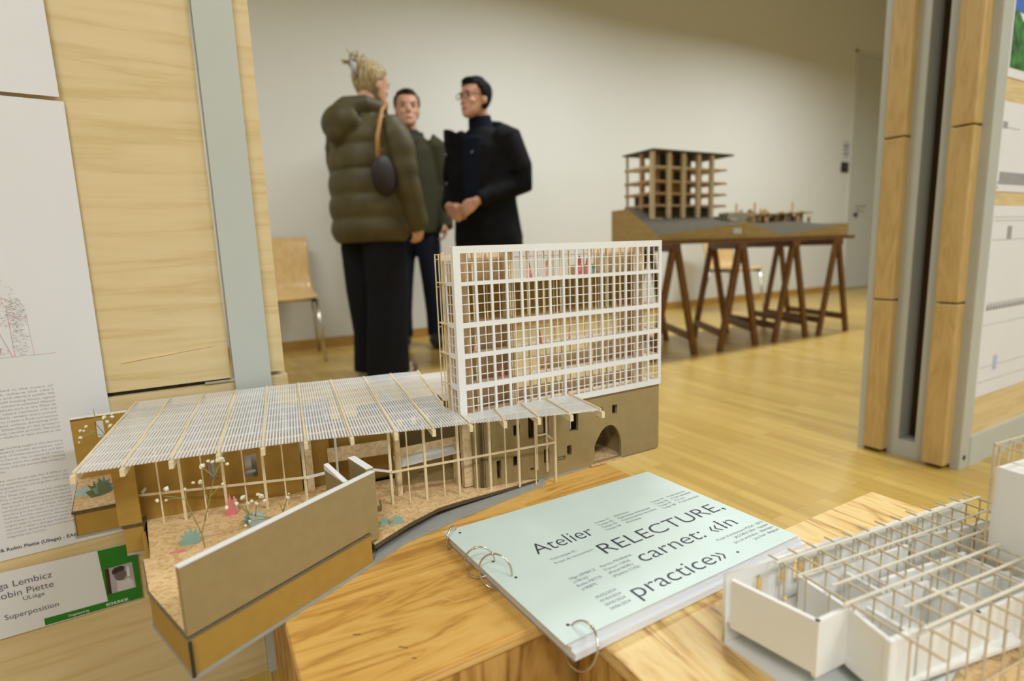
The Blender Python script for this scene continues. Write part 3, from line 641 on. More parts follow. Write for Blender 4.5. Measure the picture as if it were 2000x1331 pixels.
# back walls, storey by storey (top one open in the middle)
def bw(x0, x1, z0, z1, mt, y=.655): MB().box((x0, y, z0), (x1, y+.0022, z1)).build('back_board', mt, am)
dk = plain('dark_brown_board', (.20, .085, .02), .75)
bw(.2730, .3640, .6628, .7000, tan); bw(.5120, .6030, .6628, .7000, tan); bw(.470, .5120, .6628, .6760, tan)
bw(.2760, .6030, .6112, .6606, brown)
bw(.2730, .3640, .5730, .6085, tan); bw(.5560, .6030, .5730, .6085, tan); bw(.3640, .5560, .5990, .6040, tan)
bw(.2730, .3640, .5335, .5705, tan); bw(.4150, .5000, .5335, .5510, tan); bw(.5000, .6030, .5335, .5600, tan)
bw(.2730, .3640, .4955, .5310, tan); bw(.3640, .6030, .4955, .5110, tan)
for z0, z1 in ((.6628, .7000), (.6112, .6606), (.5730, .6085), (.5335, .5705), (.4955, .5310)):
    for x in (.2930, .3560, .5800): MB().box((x, .626, z0), (x+.0022, .6545, z1)).build('partition', tan, am)
m = MB()
for k in range(12):
    x = .300+k*.0262
    m.box((x, .6255, .4955), (x+.0016, .6271, .7000)); m.box((x+.004, .6480, .4955), (x+.0054, .6494, .7000))
    if k % 3 == 0: m.box((x+.008, .6355, .4955), (x+.0106, .6375, .7000))
m.build('balsa_columns', balsaw, am)
m = MB()
for z in (.6740, .6905, .5930, .5530): m.box((.300, .6484, z), (.60, .6492, z+.0010))
m.build('balsa_rails', balsaw, am)
# open stick frame at the left end
m = MB()
for x, y in ((.2690, .6485), (.2665, .6620), (.2730, .6660)): m.box((x, y, .488), (x+.0013, y+.0013, .6985))
for z in (.4970, .5345, .5740, .6120, .6630, .6975): m.bar((.2706, .6405, z), (.2672, .6626, z), .0012).bar((.2672, .6626, z-.006), (.2736, .6666, z-.006), .0010)
for z in (.5745, .6125, .6635): m.box((.2672, .6405, z-.0012), (.2725, .6626, z))
m.build('end_stick_frame', balsaw, am)
# paper people and bushes in the tower
def cut(name, x, y, z, h, kind, mt, ang=0, par=am):
    prof = {'person': [(-.12, 0), (-.02, 0), (0, .30), (.04, 0), (.14, 0), (.10, .45), (.13, .80), (.05, .84), (.06, .95), (0, 1.0), (-.05, .95), (-.04, .84), (-.12, .78), (-.10, .45)],
            'cone': [(-.22, 0), (.22, 0), (.12, .45), (.05, .8), (0, 1.0), (-.06, .75), (-.14, .4)],
            'bush': [(-.45, 0), (.4, .02), (.62, .3), (.42, .35), (.6, .62), (.36, .55), (.38, .85), (.14, .68), (.05, 1.0), (-.08, .7), (-.28, .88), (-.28, .58), (-.55, .66), (-.38, .38), (-.66, .3)]}[kind]
    ca, sa = math.cos(ang), math.sin(ang)
    return sheet(name, [(u*h, v*h) for u, v in prof], [], .0004, (x, y, z), (ca, sa, 0), (0, 0, 1), mt, par)
for x, z, h, k, mt in ((.3880, .6628, .022, 'cone', pink), (.4170, .6628, .026, 'person', pinkl), (.4700, .6628, .027, 'person', pink), (.4830, .6628, .024, 'cone', pink), (.5330, .6112, .021, 'cone', pinkl), (.5440, .6112, .022, 'person', pinkl),
                       (.3060, .5730, .022, 'cone', pinkl), (.4010, .5730, .022, 'cone', pink), (.3420, .5335, .025, 'person', pink), (.3330, .5335, .016, 'cone', pink), (.4900, .5730, .018, 'person', pinkl), (.4440, .4955, .022, 'person', pink), (.5540, .5335, .022, 'person', pink), (.4510, .5730, .016, 'person', pinkl)):
    cut('paper_figure', x, .634, z, h, k, mt)
cut('paper_bush', .4960, .640, .6628, .016, 'bush', green); cut('paper_bush', .4900, .638, .6628, .012, 'bush', green)

# ---- ribbed clear roof
Fp = [(-0.1202, 0.6605), (-0.0802, 0.6549), (-0.0385, 0.6499), (0.004, 0.643), (0.0463, 0.636), (0.0892, 0.6285), (0.1358, 0.6135), (0.1815, 0.5985), (0.2222, 0.5861), (0.2648, 0.5768), (0.3044, 0.5648), (0.344, 0.5526), (0.3826, 0.5405), (0.4216, 0.5291)]
Bp = [(-0.0893, 0.9565), (-0.0472, 0.9528), (-0.0034, 0.949), (0.0397, 0.942), (0.084, 0.938), (0.1295, 0.932), (0.1782, 0.922), (0.2287, 0.91), (0.2729, 0.904), (0.3177, 0.895)]
ZR = .5000
rdir = Vector((.042, .300, 0)).normalized(); rperp = Vector((rdir.y, -rdir.x, 0))
roofm = roof_mat(tuple(rperp), tuple(rdir))
ts = []
for i in range(9):
    ts.append([Fp[i], Fp[i+1], Bp[i+1], Bp[i]])
# beyond the ninth rafter the sheet steps round the tower foot
tw = (.2690, .6135)
m = MB()
for q in ts[:8]: m.prism(q, ZR, ZR+.0012)
m.prism([Fp[8], Fp[9], (.2685, .6128), (.2685, .668), Bp[9], Bp[8]], ZR, ZR+.0012)
m.prism([(.3177, .895), (.288, .71), (.380, .71), (.400, .885)], ZR-.006, ZR-.0048)
for i in range(9, 13):
    a, b = Fp[i], Fp[i+1]
    m.prism([a, b, (b[0]+.0125, .6128), (a[0]+(.0125 if i > 9 else .0037), .6128)], ZR, ZR+.0012)
rf = m.build('clear_roof', roofm, am)
def rib(a, b, z, top=True):
    a, b = Vector(a+(0,)), Vector(b+(0,)); d = (b-a).normalized(); a2 = a-d*.006
    mm = MB().bar((a2.x, a2.y, z-.0042), (b.x, b.y, z-.0042), .0042, .0075)
    if top: mm.bar((a.x, a.y, z+.0018), (b.x, b.y, z+.0018), .0022, .0012)
    return mm.build('roof_rafter', balsaw, am)
for i in range(10):
    if i == 9: rib(Fp[9], (.2700, .6128), ZR); MB().bar((.2690, .668, ZR+.001), (.3177, .895, ZR+.001), .0022, .0030).build('roof_rafter', balsaw, am)
    else: rib(Fp[i], Bp[i], ZR)
for i in (10, 11, 12, 13): rib(Fp[i], (Fp[i][0]+.0125, .6128), ZR)

# ---- posts and rail
left = [(-.0790, .7175, 1), (-.0561, .6986, 0), (-.0350, .6939, 1), (-.0140, .688, 0), (.0064, .6823, 1), (.0270, .680, 0), (.0471, .672, 1), (.0676, .6658, 0), (.0890, .6600, 1)]
right = [(.1795, .6215, 1, .403), (.2005, .6200, 0, .402), (.2210, .6170, 1, .4010), (.2440, .6155, 0, .3985), (.2630, .6130, 1, .3975), (.2870, .6112, 0, .3965), (.3055, .6095, 1, .3935), (.3270, .6075, 0, .3925), (.3460, .6060, 1, .3905), (.3710, .6045, 0, .3885), (.4010, .6020, 1, .3853)]
def post(x, y, z, thick):
    w_ = .0029 if thick else .0015
    MB().box((x-w_/2, y-w_/2, z), (x+w_/2, y+w_/2, ZR-.0006)).build('post', balsaw, am)
for x, y, t in left: post(x, y, .4085 if x > -.078 else .396, t)
for x, y, t, z in right: post(x, y, z, t)
for x, y, z in ((.3775, .6125, .404), (.3935, .6120, .398)): MB().box((x, y, z), (x+.0026, y+.0020, ZR)).build('post', balsaw, am)
m = MB()
m.bar((-.0790, .7120, .4475), (.0890, .6585, .4470), .0014, .0026)
m.build('post_rail', balsaw, am)
m = MB().bar((left[-1][0], left[-1][1]-.002, .4466), (.1175, .6440, .4530), .0016, .0030).bar((.1375, .6390, .4550), (right[0][0], right[0][1]-.002, .4462), .0014, .0026)
m.build('white_post_rail', white, am)
m = MB()
m.bar((.1795, .6192, .4455), (.4010, .6000, .4425), .0014, .0026)
m.bar((.4020, .602, .4430), (.3935, .613, .452), .0014, .002).bar((.3775, .613, .4525), (.3935, .613, .4520), .0014, .002)
m.build('post_rail', balsaw, am)
m = MB().bar((-.0740, .7125, .4490), (-.0560, .738, .462), .0014, .0030); m.build('white_brace', white, am)
for x, y in ((-.0700, .727), (-.0745, .722)): MB().box((x, y, .398), (x+.0022, y+.0022, ZR)).build('post', balsaw, am)

# ---- paper plants and figures on the cork
for x, y, z, h, a, mt in ((-.1457, .8302, .4192, .012, .2, greenl), (-.1273, .8177, .4192, .020, .5, olive), (-.1235, .823, .4192, .021, .8, green), (-.0303, .6253, .4150, .016, -.2, green), (.0335, .6310, .4150, .017, .6, greenl), (.0256, .640, .4150, .013, .9, green), (.1636, .6138, .4040, .013, 1.2, olive), (.1556, .5739, .4035, .011, .3, green), (.1682, .5698, .4030, .012, -.3, green)):
    o = cut('paper_plant', 0, 0, 0, h*1.1, 'bush', mt, a)
    o.data.transform(Matrix.Translation(worldloc(am))); lean = Matrix.Rotation(-.5, 4, 'X')
    o.data.transform(lean); o.data.transform(Matrix.Translation(Vector((x, y, z))-worldloc(am)))
cut('paper_figure', .0097, .675, .4150, .026, 'cone', pink); cut('paper_figure', .0143, .680, .4150, .020, 'person', pinkl)
cut('paper_figure', .1975, .648, .461, .016, 'person', pink)
o = MB().prism([(-.0490, .6100), (-.0410, .6090), (-.0395, .6125), (-.0350, .6120), (-.0365, .6185), (-.0420, .6180), (-.0490, .6190)], .4151, .4158).build('paper_scrap', pink, am)

# ---- dried flowers
stem_m = plain('dry_stem', (.34, .30, .09), .7); blos = plain('dry_blossom', (.84, .80, .62), .8, bump=.6, bscale=900)
def flower(paths, heads, seed):
    r = random.Random(seed); m = MB()
    for p in paths:
        pts = []
        for i in range(len(p)-1):
            for k in range(4):
                t = k/4; a, b = Vector(p[i]), Vector(p[i+1]); pts.append(a.lerp(b, t)+Vector((0, 0, .0006*math.sin(t*math.pi))))
        pts.append(Vector(p[-1])); m.tube(pts, [max(.00028, .0007*(1-.6*i/len(pts))) for i in range(len(pts))], 5)
    st = m.build('dried_flower_stem', stem_m, am, smooth=True)
    for (x, y, z, s) in heads:
        m = MB(); m.ball((x, y, z), s, 8, 5)
        for k in range(6):
            a = r.uniform(0, 6.3); b = r.uniform(-1, 1); m.ball((x+math.cos(a)*s*.75, y+math.sin(a)*s*.75, z+b*s*.7), s*.5, 6, 4)
        m.build('blossom', blos, st, smooth=True)
b0 = (-.0172, .6013, .4100); f0 = (-.019, .600, .435)
flower([[b0, f0, (-.028, .597, .4728), (-.0322, .598, .4764), (-.0458, .60, .4812)], [(-.028, .597, .4728), (-.0280, .60, .4836)], [(-.0322, .598, .4764), (-.0445, .604, .4755)],
        [f0, (-.0151, .603, .4462), (-.0095, .603, .4641), (-.0025, .602, .4892), (-.0023, .60, .5040)], [(-.0025, .602, .4892), (.0058, .600, .5050), (.010, .603, .4997)], [(-.0025, .602, .4892), (-.0116, .60, .5020)],
        [(-.0095, .603, .4641), (-.0150, .606, .4859)], [(-.0151, .603, .4462), (-.0076, .60, .4713), (.0042, .60, .4812)]],
       [(-.0430, .6, .4879, .0021), (-.0515, .6, .4784, .0014), (-.0445, .604, .4753, .0013), (-.0116, .6, .5034, .0024), (-.0059, .6, .5072, .0015), (.0025, .6, .5059, .0018), (.01, .603, .4997, .0016), (.0058, .6, .5064, .0024), (-.0023, .6, .5057, .0015), (-.0208, .607, .4861, .0014), (-.015, .606, .4859, .0018), (-.0145, .605, .4872, .0013), (.0042, .6, .4812, .0014), (-.0280, .6, .4836, .0013)], 1)
flower([[(.062, .606, .4105), (.0474, .6, .4325), (.0300, .6, .4400), (.024, .6, .4445), (.0202, .6, .4628)], [(.030, .6, .44), (.0323, .6, .4529), (.037, .6, .4597)], [(.024, .6, .4445), (.0146, .6, .4577), (.005, .601, .4563)], [(.0474, .6, .4325), (.0244, .598, .437)], [(.062, .612, .411), (.0581, .62, .4282), (.0544, .62, .4419)], [(.0581, .62, .4282), (.0639, .62, .4436), (.0655, .62, .4475)]],
       [(.0202, .6, .4628, .0022), (.0239, .6, .4552, .0020), (.0146, .6, .4577, .0018), (.037, .6, .4597, .0025), (.0323, .6, .4529, .0018), (.0399, .601, .4536, .0020), (.0244, .598, .437, .0014), (.005, .6, .4563, .0018), (.0199, .6, .4322, .0014), (.0639, .62, .4436, .0021), (.0655, .62, .4475, .0011), (.0280, .6, .4570, .0016), (.034, .6, .4625, .0015)], 2)
flower([[(-.088, .86, .4192), (-.1193, .86, .4832), (-.1379, .86, .4895), (-.1348, .86, .4973)], [(-.088, .861, .4192), (-.1259, .86, .4992), (-.1263, .86, .5139), (-.1262, .86, .5202)], [(-.1279, .86, .4895), (-.1429, .86, .4943)], [(-.1279, .86, .4895), (-.1440, .86, .4854), (-.1458, .86, .4794)], [(-.1000, .86, .452), (-.1142, .86, .5007), (-.1171, .86, .5068)], [(-.1142, .86, .5007), (-.1079, .86, .5106)]],
       [(-.1367, .86, .4985, .0016), (-.1429, .86, .4943, .0016), (-.1395, .86, .4932, .0015), (-.1440, .86, .4854, .0019), (-.1458, .86, .4794, .0013), (-.1171, .86, .5068, .0024), (-.1142, .86, .5007, .0018), (-.1120, .86, .4948, .0023), (-.1084, .86, .5061, .0020), (-.1079, .86, .5106, .0018), (-.1351, .86, .511, .0012), (-.1240, .86, .512, .0015)], 3)

# ------------------------------------------------------------------ white model with the stick grid
wm = thing('architecture_model', 'white foam board model with an open grid of thin sticks on the pale box', 'architectural model', (.45, .18, ZB))
O_ = Vector((.334, .267)); E1 = Vector((.9923, -.1239)); E2 = Vector((.1239, .9923))
def L(a, b): v = O_+E1*a+E2*b; return (v.x, v.y)
def L3(a, b, z): v = L(a, b); return (v[0], v[1], z)
MB().prism([L(0, .001), L(.372, .001), L(.372, -.30), L(.055, -.30), L(.012, -.08)], ZB+.0002, .3878).build('base_board', foam, wm)
MB().wall(L(.0, -.0055), L(.0165, -.0675), .0035, .4045, .4445).build('left_wall', foam, wm)
MB().wall(L(.0165, -.0675), L(.0476, -.0660), .0035, .4020, .4445).build('stepped_wall', foam, wm)
MB().wall(L(.0476, -.0660), L(.0425, -.0985), .0035, .4005, .4445, .4425).build('stepped_wall', foam, wm)
MB().wall(L(.0425, -.0985), L(.072, -.0985), .0035, .3880, .4425).build('stepped_wall', foam, wm)
MB().prism([L(.001, -.002), L(.29, -.002), L(.29, -.12), L(.046, -.098), L(.047, -.064), L(.017, -.066)], .4048, .4080).build('inner_floor', foam, wm)
def bwall(name, a0, a1, b, z0, z1, holes, mt=foam):
    P = L(a0, b); sheet(name, [(0, z0), (a1-a0, z0), (a1-a0, z1), (0, z1)], [WN(*h) for h in holes], .003, (P[0], P[1], 0), (E1.x, E1.y, 0), (0, 0, 1), mt, wm)
bwall('back_wall', 0, .129, .0, .3880, .4455, [(.030, .0345, .4235, .4370), (.012, .0155, .424, .428), (.034, .039, .4115, .417), (.055, .060, .425, .436), (.072, .079, .423, .440), (.092, .098, .420, .436), (.105, .112, .412, .421)])
bwall('back_wall', .129, .300, .0, .3880, .4435, [(.02, .024, .425, .436), (.045, .060, .410, .425), (.09, .095, .42, .436), (.13, .136, .418, .436)])
yw = plain('yellow_card', (.80, .55, .20), .6)
for a, z0, z1, w_ in ((.030, .4235, .4370, .0045), (.055, .425, .436, .005), (.072, .423, .440, .007), (.092, .420, .436, .006)):
    P = L(a, -.0031); Q = L(a+w_, -.0031); MB().wall(P, Q, .0002, z0, z1).build('yellow_window', yw, wm)
for a0, b0, a1, b1, z in ((.055, -.022, .175, -.026, .4400), (.055, -.022, .053, -.060, .4400), (.19, -.022, .235, -.030, .442), (.235, -.03, .290, -.031, .4415), (.098, -.026, .098, -.060, .436), (.053, -.060, .140, -.064, .438), (.12, -.042, .22, -.046, .432),
                       (.135, -.064, .135, -.100, .436), (.072, -.0985, .22, -.102, .436), (.15, -.075, .22, -.078, .432), (.205, -.046, .205, -.100, .436), (.072, -.0985, .072, -.064, .438)):
    MB().wall(L(a0, b0), L(a1, b1), .0030, .408, z).build('inner_wall', foam, wm)
MB().prism([L(.046, -.098), L(.30, -.098), L(.31, -.20), L(.10, -.20)], .3880, .3960).build('terrace_slab', foam, wm)
MB().prism([(.4030, .1250), (.4192, .1500), (.4362, .1530), (.4563, .1505), (.4855, .1465), (.5150, .1500), (.56, .13), (.66, .12), (.66, -.02), (.37, -.02), (.375, .06)], .3890, .3974).build('cork_ground', cork2, wm)
MB().prism([(.4930, .1500), (.5060, .1515), (.5100, .1475), (.4960, .1455)], .3975, .3978).build('dark_hole', edge, wm)
for k in range(13):
    a = .0467+.0211*k; b_far, b_near = .0030, -.1285
    if k >= 9: b_near = -.055
    MB().bar(L3(a, b_far, .4495), L3(a, b_near, .4495), .0012, .0014).build('grid_stick', stick, wm)
for j, b in enumerate((-.0105, -.0300, -.0495, -.068, -.087, -.106)):
    a0 = (.040, .040, .052, .040, .072, .062)[j]; a1 = (.302, .288, .2905, .2215, .2215, .2215)[j]
    MB().bar(L3(a0, b, .4512), L3(a1, b, .4512), .0020 if j in (0, 3, 5) else .0015, .0012).build('grid_stick', plain('pale_grid_stick', (.72, .68, .56), .5), wm)
    for k in range(13):
        a = .0467+.0211*k
        if a > a1 or (j == 1 and k > 10): continue
        z0 = .408 if j < 5 else .3965
        MB().tube([L3(a+.0014, b-.0012, z0), L3(a+.0014, b-.0012, .4490)], .00065, 6).build('grid_post', stick, wm)
for k in range(2, 9):
    a = .0467+.0211*k; MB().tube([L3(a, -.127, .3968), L3(a, -.127, .4490)], .00065, 6).build('grid_post', stick, wm)
for k in range(0, 10):
    a = .0467+.0211*k; MB().tube([L3(a+.001, -.0075, .408), L3(a+.001, -.0075, .4490)], .00065, 6).build('grid_post', stick, wm)
MB().bar(L3(.09, -.1272, .418), L3(.20, -.1272, .423), .0008, .0008).build('grid_stick', stick, wm)
# tall block at the right
MB().prism([L(.2225, -.0585), L(.38, -.0585), L(.38, -.175), L(.2225, -.175)], .4370, .5130).build('white_block', foam, wm)
MB().prism([L(.285, -.080), L(.37, -.080), L(.37, -.165), L(.285, -.165)], .3976, .4369).build('block_base', foam, wm)
m = MB()
for k in range(7): m.prism([L(.2230+.0205*k, -.059), L(.2245+.0205*k, -.059), L(.2245+.0205*k, -.174), L(.2230+.0205*k, -.174)], .5131, .5137)
m.build('ridged_top', foam, wm)
m = MB()
for k in range(7):
    a = .2213+.0200*k; m.bar(L3(a, -.0570, .4300 if k == 0 else .5131), L3(a, -.0570, .5320), .0012).bar(L3(a+.003, -.0590, .5136), L3(a+.003, -.0590, .5310), .0010)
    m.bar(L3(a, -.0570, .5320), L3(a, -.174, .5320), .0010)
for b in (-.0570, -.077, -.097, -.117, -.137): m.bar(L3(.2208, b, .5328), L3(.36, b, .5328), .0010)
m.bar(L3(.2212, -.0570, .408), L3(.2212, -.0570, .5320), .0014); m.build('stick_frame', stick, wm)
MB().box((.566, .150, .4075), (.574, .156, .430)).build('dark_prop', plain('brown_prop', (.16, .08, .03), .7), wm)
yd = plain('yellow_foam_leaf', (.80, .60, .16), .8)
r = random.Random(9)
for a, b, z, n_, s in ((.0330, -.034, .409, 34, .009), (.036, -.056, .409, 14, .004), (.118, -.015, .409, 14, .008), (.20, -.018, .42, 16, .009), (.255, -.042, .415, 16, .008), (.032, -.045, .409, 8, .006)):
    m = MB()
    for _ in range(n_):
        q = Vector(L3(a+r.uniform(-s, s)*.6, b+r.uniform(-s, s)*.6, z+r.uniform(0, 2.9*s))); m.ball(tuple(q), r.uniform(.0008, .0019), 5, 4)
    m.tube([L3(a, b, z-.001), L3(a, b, z+1.5*s)], .0003, 4); m.build('yellow_bush', yd, wm)

# ------------------------------------------------------------------ trestles and boards
def trestle(label, ax, y, wdt, bx, by):
    """two A frames joined by rails; beam runs from (ax,y) by (bx,by)"""
    t = thing('trestle', label, 'trestle', (ax, y, 0), 'dark wooden trestles under the far models')
    d = Vector((bx, by, 0))
    base = Vector((ax, y, 0)); zt = .700; ends = (base, base+d)
    for e in ends:
        for s in (-1, 1):
            MB().bar(e+Vector((s*wdt/2, 0, 0)), e+Vector((s*.018, 0, zt-.03)), .040, .024, up=(0, 1, 0)).build('leg', trest, t)
    dd = d.normalized()*.03
    MB().bar(ends[0]-dd+Vector((0, 0, zt-.022)), ends[1]+dd+Vector((0, 0, zt-.022)), .05, .044).build('top_beam', trest, t)
    for s in (-1, 1):
        for z in (.115,):
            q = wdt/2*(1-z/zt)+.009; MB().bar(ends[0]+Vector((s*q, 0, z)), ends[1]+Vector((s*q, 0, z)), .022, .045).build('stretcher', trest, t)
    MB().bar(ends[0]+Vector((-.10, 0, .33)), ends[0]+Vector((.10, 0, .33)), .01, .004).build('brace', chrome, t) if 0 else None
    return t
trestle('dark wooden trestle half hidden behind the white grid tower', 2.545, 2.47, .36, .275, .52)
trestle('dark wooden trestle under the label end of the larger far model', 3.113, 2.45, .36, .29, .48)
trestle('dark wooden trestle under the left end of the low far model', 3.655, 2.44, .36, .20, .58)
trestle('dark wooden trestle nearest the pale door', 4.13, 2.42, .35, .19, .60)
tb = tag(MB().box((2.37, 2.43, .7005), (3.135, 3.0, .7245)).build('table_board', trest), 'dark brown board under the multi-storey timber model', 'table top')
tb = tag(MB().box((3.142, 2.43, .7005), (4.37, 3.0, .7245)).build('table_board', trest), 'dark brown board under the low hillside model beside the door', 'table top')

# ------------------------------------------------------------------ far models
tanl = wood('layered_tan_board', (.46, .33, .13), (.40, .28, .10), (.32, .22, .075), (3, 3, 60), .7, .3)
hill = plain('grey_brown_terrain', (.062, .052, .030), .9, var=.12, vscale=30)
def terrain(root, x0, x1, y0, y1, zb, fn):
    nx, ny = 26, 14; m = MB(); vs = []; fs = []
    for j in range(ny+1):
        for i in range(nx+1):
            x = x0+(x1-x0)*i/nx; y = y0+(y1-y0)*j/ny; vs.append((x, y, fn(i/nx, j/ny)))
    for j in range(ny):
        for i in range(nx): a = j*(nx+1)+i; fs.append((a, a+1, a+nx+2, a+nx+1))
    MB().add(vs, fs).build('terrain_top', hill, root)
    ring_ = [i for i in range(nx+1)]+[j*(nx+1)+nx for j in range(1, ny+1)]+[ny*(nx+1)+i for i in range(nx-1, -1, -1)]+[j*(nx+1) for j in range(ny-1, 0, -1)]
    n = len(ring_); v2 = [vs[k] for k in ring_]; v2 = [(a, b, c-.0005) for a, b, c in v2]+[(a, b, zb) for a, b, c in v2]
    MB().add(v2, [(i, n+i, n+(i+1) % n, (i+1) % n) for i in range(n)]+[tuple(range(n, 2*n))[::-1]]).build('layered_base', tanl, root)
fm = thing('architecture_model', 'multi-storey timber frame model on a dark slope, on the trestle board', 'architectural model', (2.75, 2.65, .7245))
def h1(s, t): 
    f = .756+.062*s; top = .925-.02*s; u = min(1, t/.62); z = f+(top-f)*u
    return z-max(0, (s-.8)/.2)*(.05)*min(1, t*2)
terrain(fm, 2.38, 3.13, 2.446, 2.86, .7247, h1)
MB().box((3.03, 2.4435, .755), (3.105, 2.4455, .79)).build('label_card', plain('label_paper', (.60, .62, .72), .6), fm)
pw = plain('pale_timber', (.62, .50, .31), .6); rw = plain('reddish_timber', (.50, .31, .16), .6); dkm = plain('dark_model_board', (.065, .05, .032), .8)
fz = [.864, .943, 1.016, 1.089, 1.174]
cx_ = [2.492, 2.628, 2.752, 2.885, 3.008, 3.12]
m_ = MB()
for i, x in enumerate(cx_[:5]): MB().box((x-.013, 2.60, .845), (x+.013, 2.622, 1.262)).build('column', pw, fm)
for i, x in enumerate((2.492, 2.628, 2.752, 2.885, 3.008, 3.12)): MB().box((x-.010, 2.70, .86), (x+.010, 2.715, 1.262)).build('column', rw, fm)
for x in (2.492, 2.628, 3.008, 3.14): MB().box((x-.007, 2.83, .90), (x+.007, 2.842, 1.262)).build('column', dkm if x in (2.628, 3.008) else pw, fm)
MB().box((2.472, 2.585, 1.262), (3.19, 2.86, 1.272)).build('roof_slab', dkm, fm)
for z in fz[1:]:
    m = MB().box((2.48, 2.615, z-.008), (3.16, 2.625, z+.006)).box((2.48, 2.615, z-.008), (2.492, 2.85, z+.006)).box((2.55, 2.63, z-.006), (3.15, 2.84, z+.002)).box((2.48, 2.835, z-.008), (2.62, 2.845, z+.006))
    m.build('floor_slab', rw if z < 1.1 else pw, fm)
MB().box((2.47, 2.59, .856), (2.56, 2.63, .864)).build('footing', pw, fm)
m = MB().box((2.66, 2.73, .88), (2.95, 2.80, 1.262)).box((2.52, 2.74, .90), (2.66, 2.80, 1.005)).box((2.52, 2.66, .84), (3.05, 2.82, .93)); m.build('dark_core', dkm, fm)
MB().box((2.765, 2.715, 1.02), (2.84, 2.728, 1.085)).build('orange_panel', plain('orange_panel', (.42, .24, .05), .6), fm)
gm = thing('architecture_model', 'low hillside model with a jumble of small timber pieces, beside the door', 'architectural model', (3.7, 2.65, .7245))
def h2(s, t):
    f = .83-(.83-.737)*min(1, s/.33) if s < .33 else .737+(.815-.737)*(s-.33)/.67
    rg = .885-.06*max(0, (s-.62)/.38)+(-.03 if s < .04 else 0)
    u = min(1, t/.75); return f+(rg-f)*u
terrain(gm, 3.14, 4.31, 2.45, 2.88, .7247, h2)
MB().box((3.26, 2.68, .82), (3.56, 2.76, .905)).build('grey_block', plain('grey_timber', (.40, .36, .27), .7), gm)
MB().box((3.27, 2.66, .82), (3.33, 2.675, .86)).build('white_block', white, gm)
r = random.Random(21)
for k in range(70):
    x = r.uniform(3.46, 4.14); y = r.uniform(2.64, 2.78); z = .79+.06*(y-2.6)/.2; hh = r.uniform(.03, .10)
    MB().box((x, y, z), (x+r.uniform(.008, .03), y+.012, z+hh)).build('timber_piece', r.choice([rw, tanl, pw, tanl, plain('brown_timber', (.25, .15, .05), .7)]), gm)
for k in range(5):
    x = 3.5+.13*k; MB().box((x, 2.65, .885+.004*k), (x+.16, 2.78, .893+.004*k)).build('timber_roof', tanl, gm)
for x, h in ((3.42, .97), (3.62, .98), (4.06, .99)): MB().box((x, 2.74, .83), (x+.010, 2.75, h)).build('timber_mast', rw, gm)

# ------------------------------------------------------------------ chairs
shellm = wood('chair_beech', (.68, .47, .21), (.64, .43, .18), (.58, .38, .15), (16, 16, 3), .3, .4, 3, coat=.3)
blk = plain('black_bracket', (.02, .02, .025), .4)
def chair(label, loc, rz):
    t = thing('chair', label, 'chair', (0, 0, 0), 'plywood shell chairs by the wall')
    prof = [(.215, .425), (.19, .440), (.10, .436), (0, .432), (-.10, .434), (-.155, .445), (-.19, .475), (-.212, .53), (-.235, .62), (-.26, .72), (-.285, .80), (-.30, .845)]
    wds = [.36, .39, .41, .41, .40, .39, .38, .37, .36, .375, .385, .36]
    nx = 10; top = []; bot = []
    for (y, z), w_ in zip(prof, wds):
        for i in range(nx+1):
            u = i/nx*2-1; dz = .010*u*u if z < .46 else 0; dy = .014*u*u if z > .46 else 0
            top.append(Vector((u*w_/2, y+dy, z+dz)))
    n_ = nx+1; m = MB(); fs = []
    for j in range(len(prof)-1):
        for i in range(nx): a = j*n_+i; fs.append((a, a+1, a+n_+1, a+n_))
    m.add(top, fs); sh = m.build('plywood_shell', shellm, t, smooth=True)
    so = sh.modifiers.new('thick', 'SOLIDIFY'); so.thickness = .011; so.offset = 0
    for sx in (-1, 1):
        MB().tube([(sx*.185, .175, .415), (sx*.205, .235, .0)], .0105, 10).build('leg', chrome, t, smooth=True)
        MB().tube([(sx*.175, -.13, .415), (sx*.205, -.245, .0)], .0105, 10).build('leg', chrome, t, smooth=True)
        MB().bar((sx*.17, .19, .415), (sx*.17, -.15, .415), .028, .022).build('bracket', blk, t)
    MB().tube([(-.17, .12, .415), (.17, .12, .415)], .009, 8).tube([(-.17, -.12, .415), (.17, -.12, .415)], .009, 8).build('cross_tube', chrome, t)
    t.location = loc; t.rotation_euler = (0, 0, rz); return t
chair('beech plywood chair partly hidden behind the left panel', (.545, 4.10, 0), math.radians(180-6))
chair('beech plywood chair seen between the trestles', (4.86, 3.92, 0), math.radians(170))
MB  # helpers end

# ------------------------------------------------------------------ people
skin = plain('skin', (.56, .30, .20), .5, var=.06, vscale=40)
def T(pts, rad, m, n=14): m.tube(pts, rad, n)
def ering(c, rx, ry, n=28, back=None, rot=0, p=2.0):
    c = Vector(c); out = []
    for k in range(n):
        t = 2*math.pi*k/n; x = math.copysign(abs(math.cos(t))**(2/p), math.cos(t))*rx; y = math.copysign(abs(math.sin(t))**(2/p), math.sin(t))*(ry if math.sin(t) > 0 or back is None else back)
        out.append(c+Vector((x*math.cos(rot)-y*math.sin(rot), x*math.sin(rot)+y*math.cos(rot), 0)))
    return out
HEADP = [(-.116, .088, .040, .016), (-.106, .096, .020, .034), (-.090, .099, -.005, .048), (-.070, .097, -.030, .056), (-.048, .094, -.058, .062), (-.020, .092, -.080, .068), (.008, .090, -.093, .073), (.035, .094, -.098, .076), (.062, .088, -.096, .0755), (.085, .072, -.084, .067), (.103, .046, -.060, .050), (.114, .012, -.028, .024)]
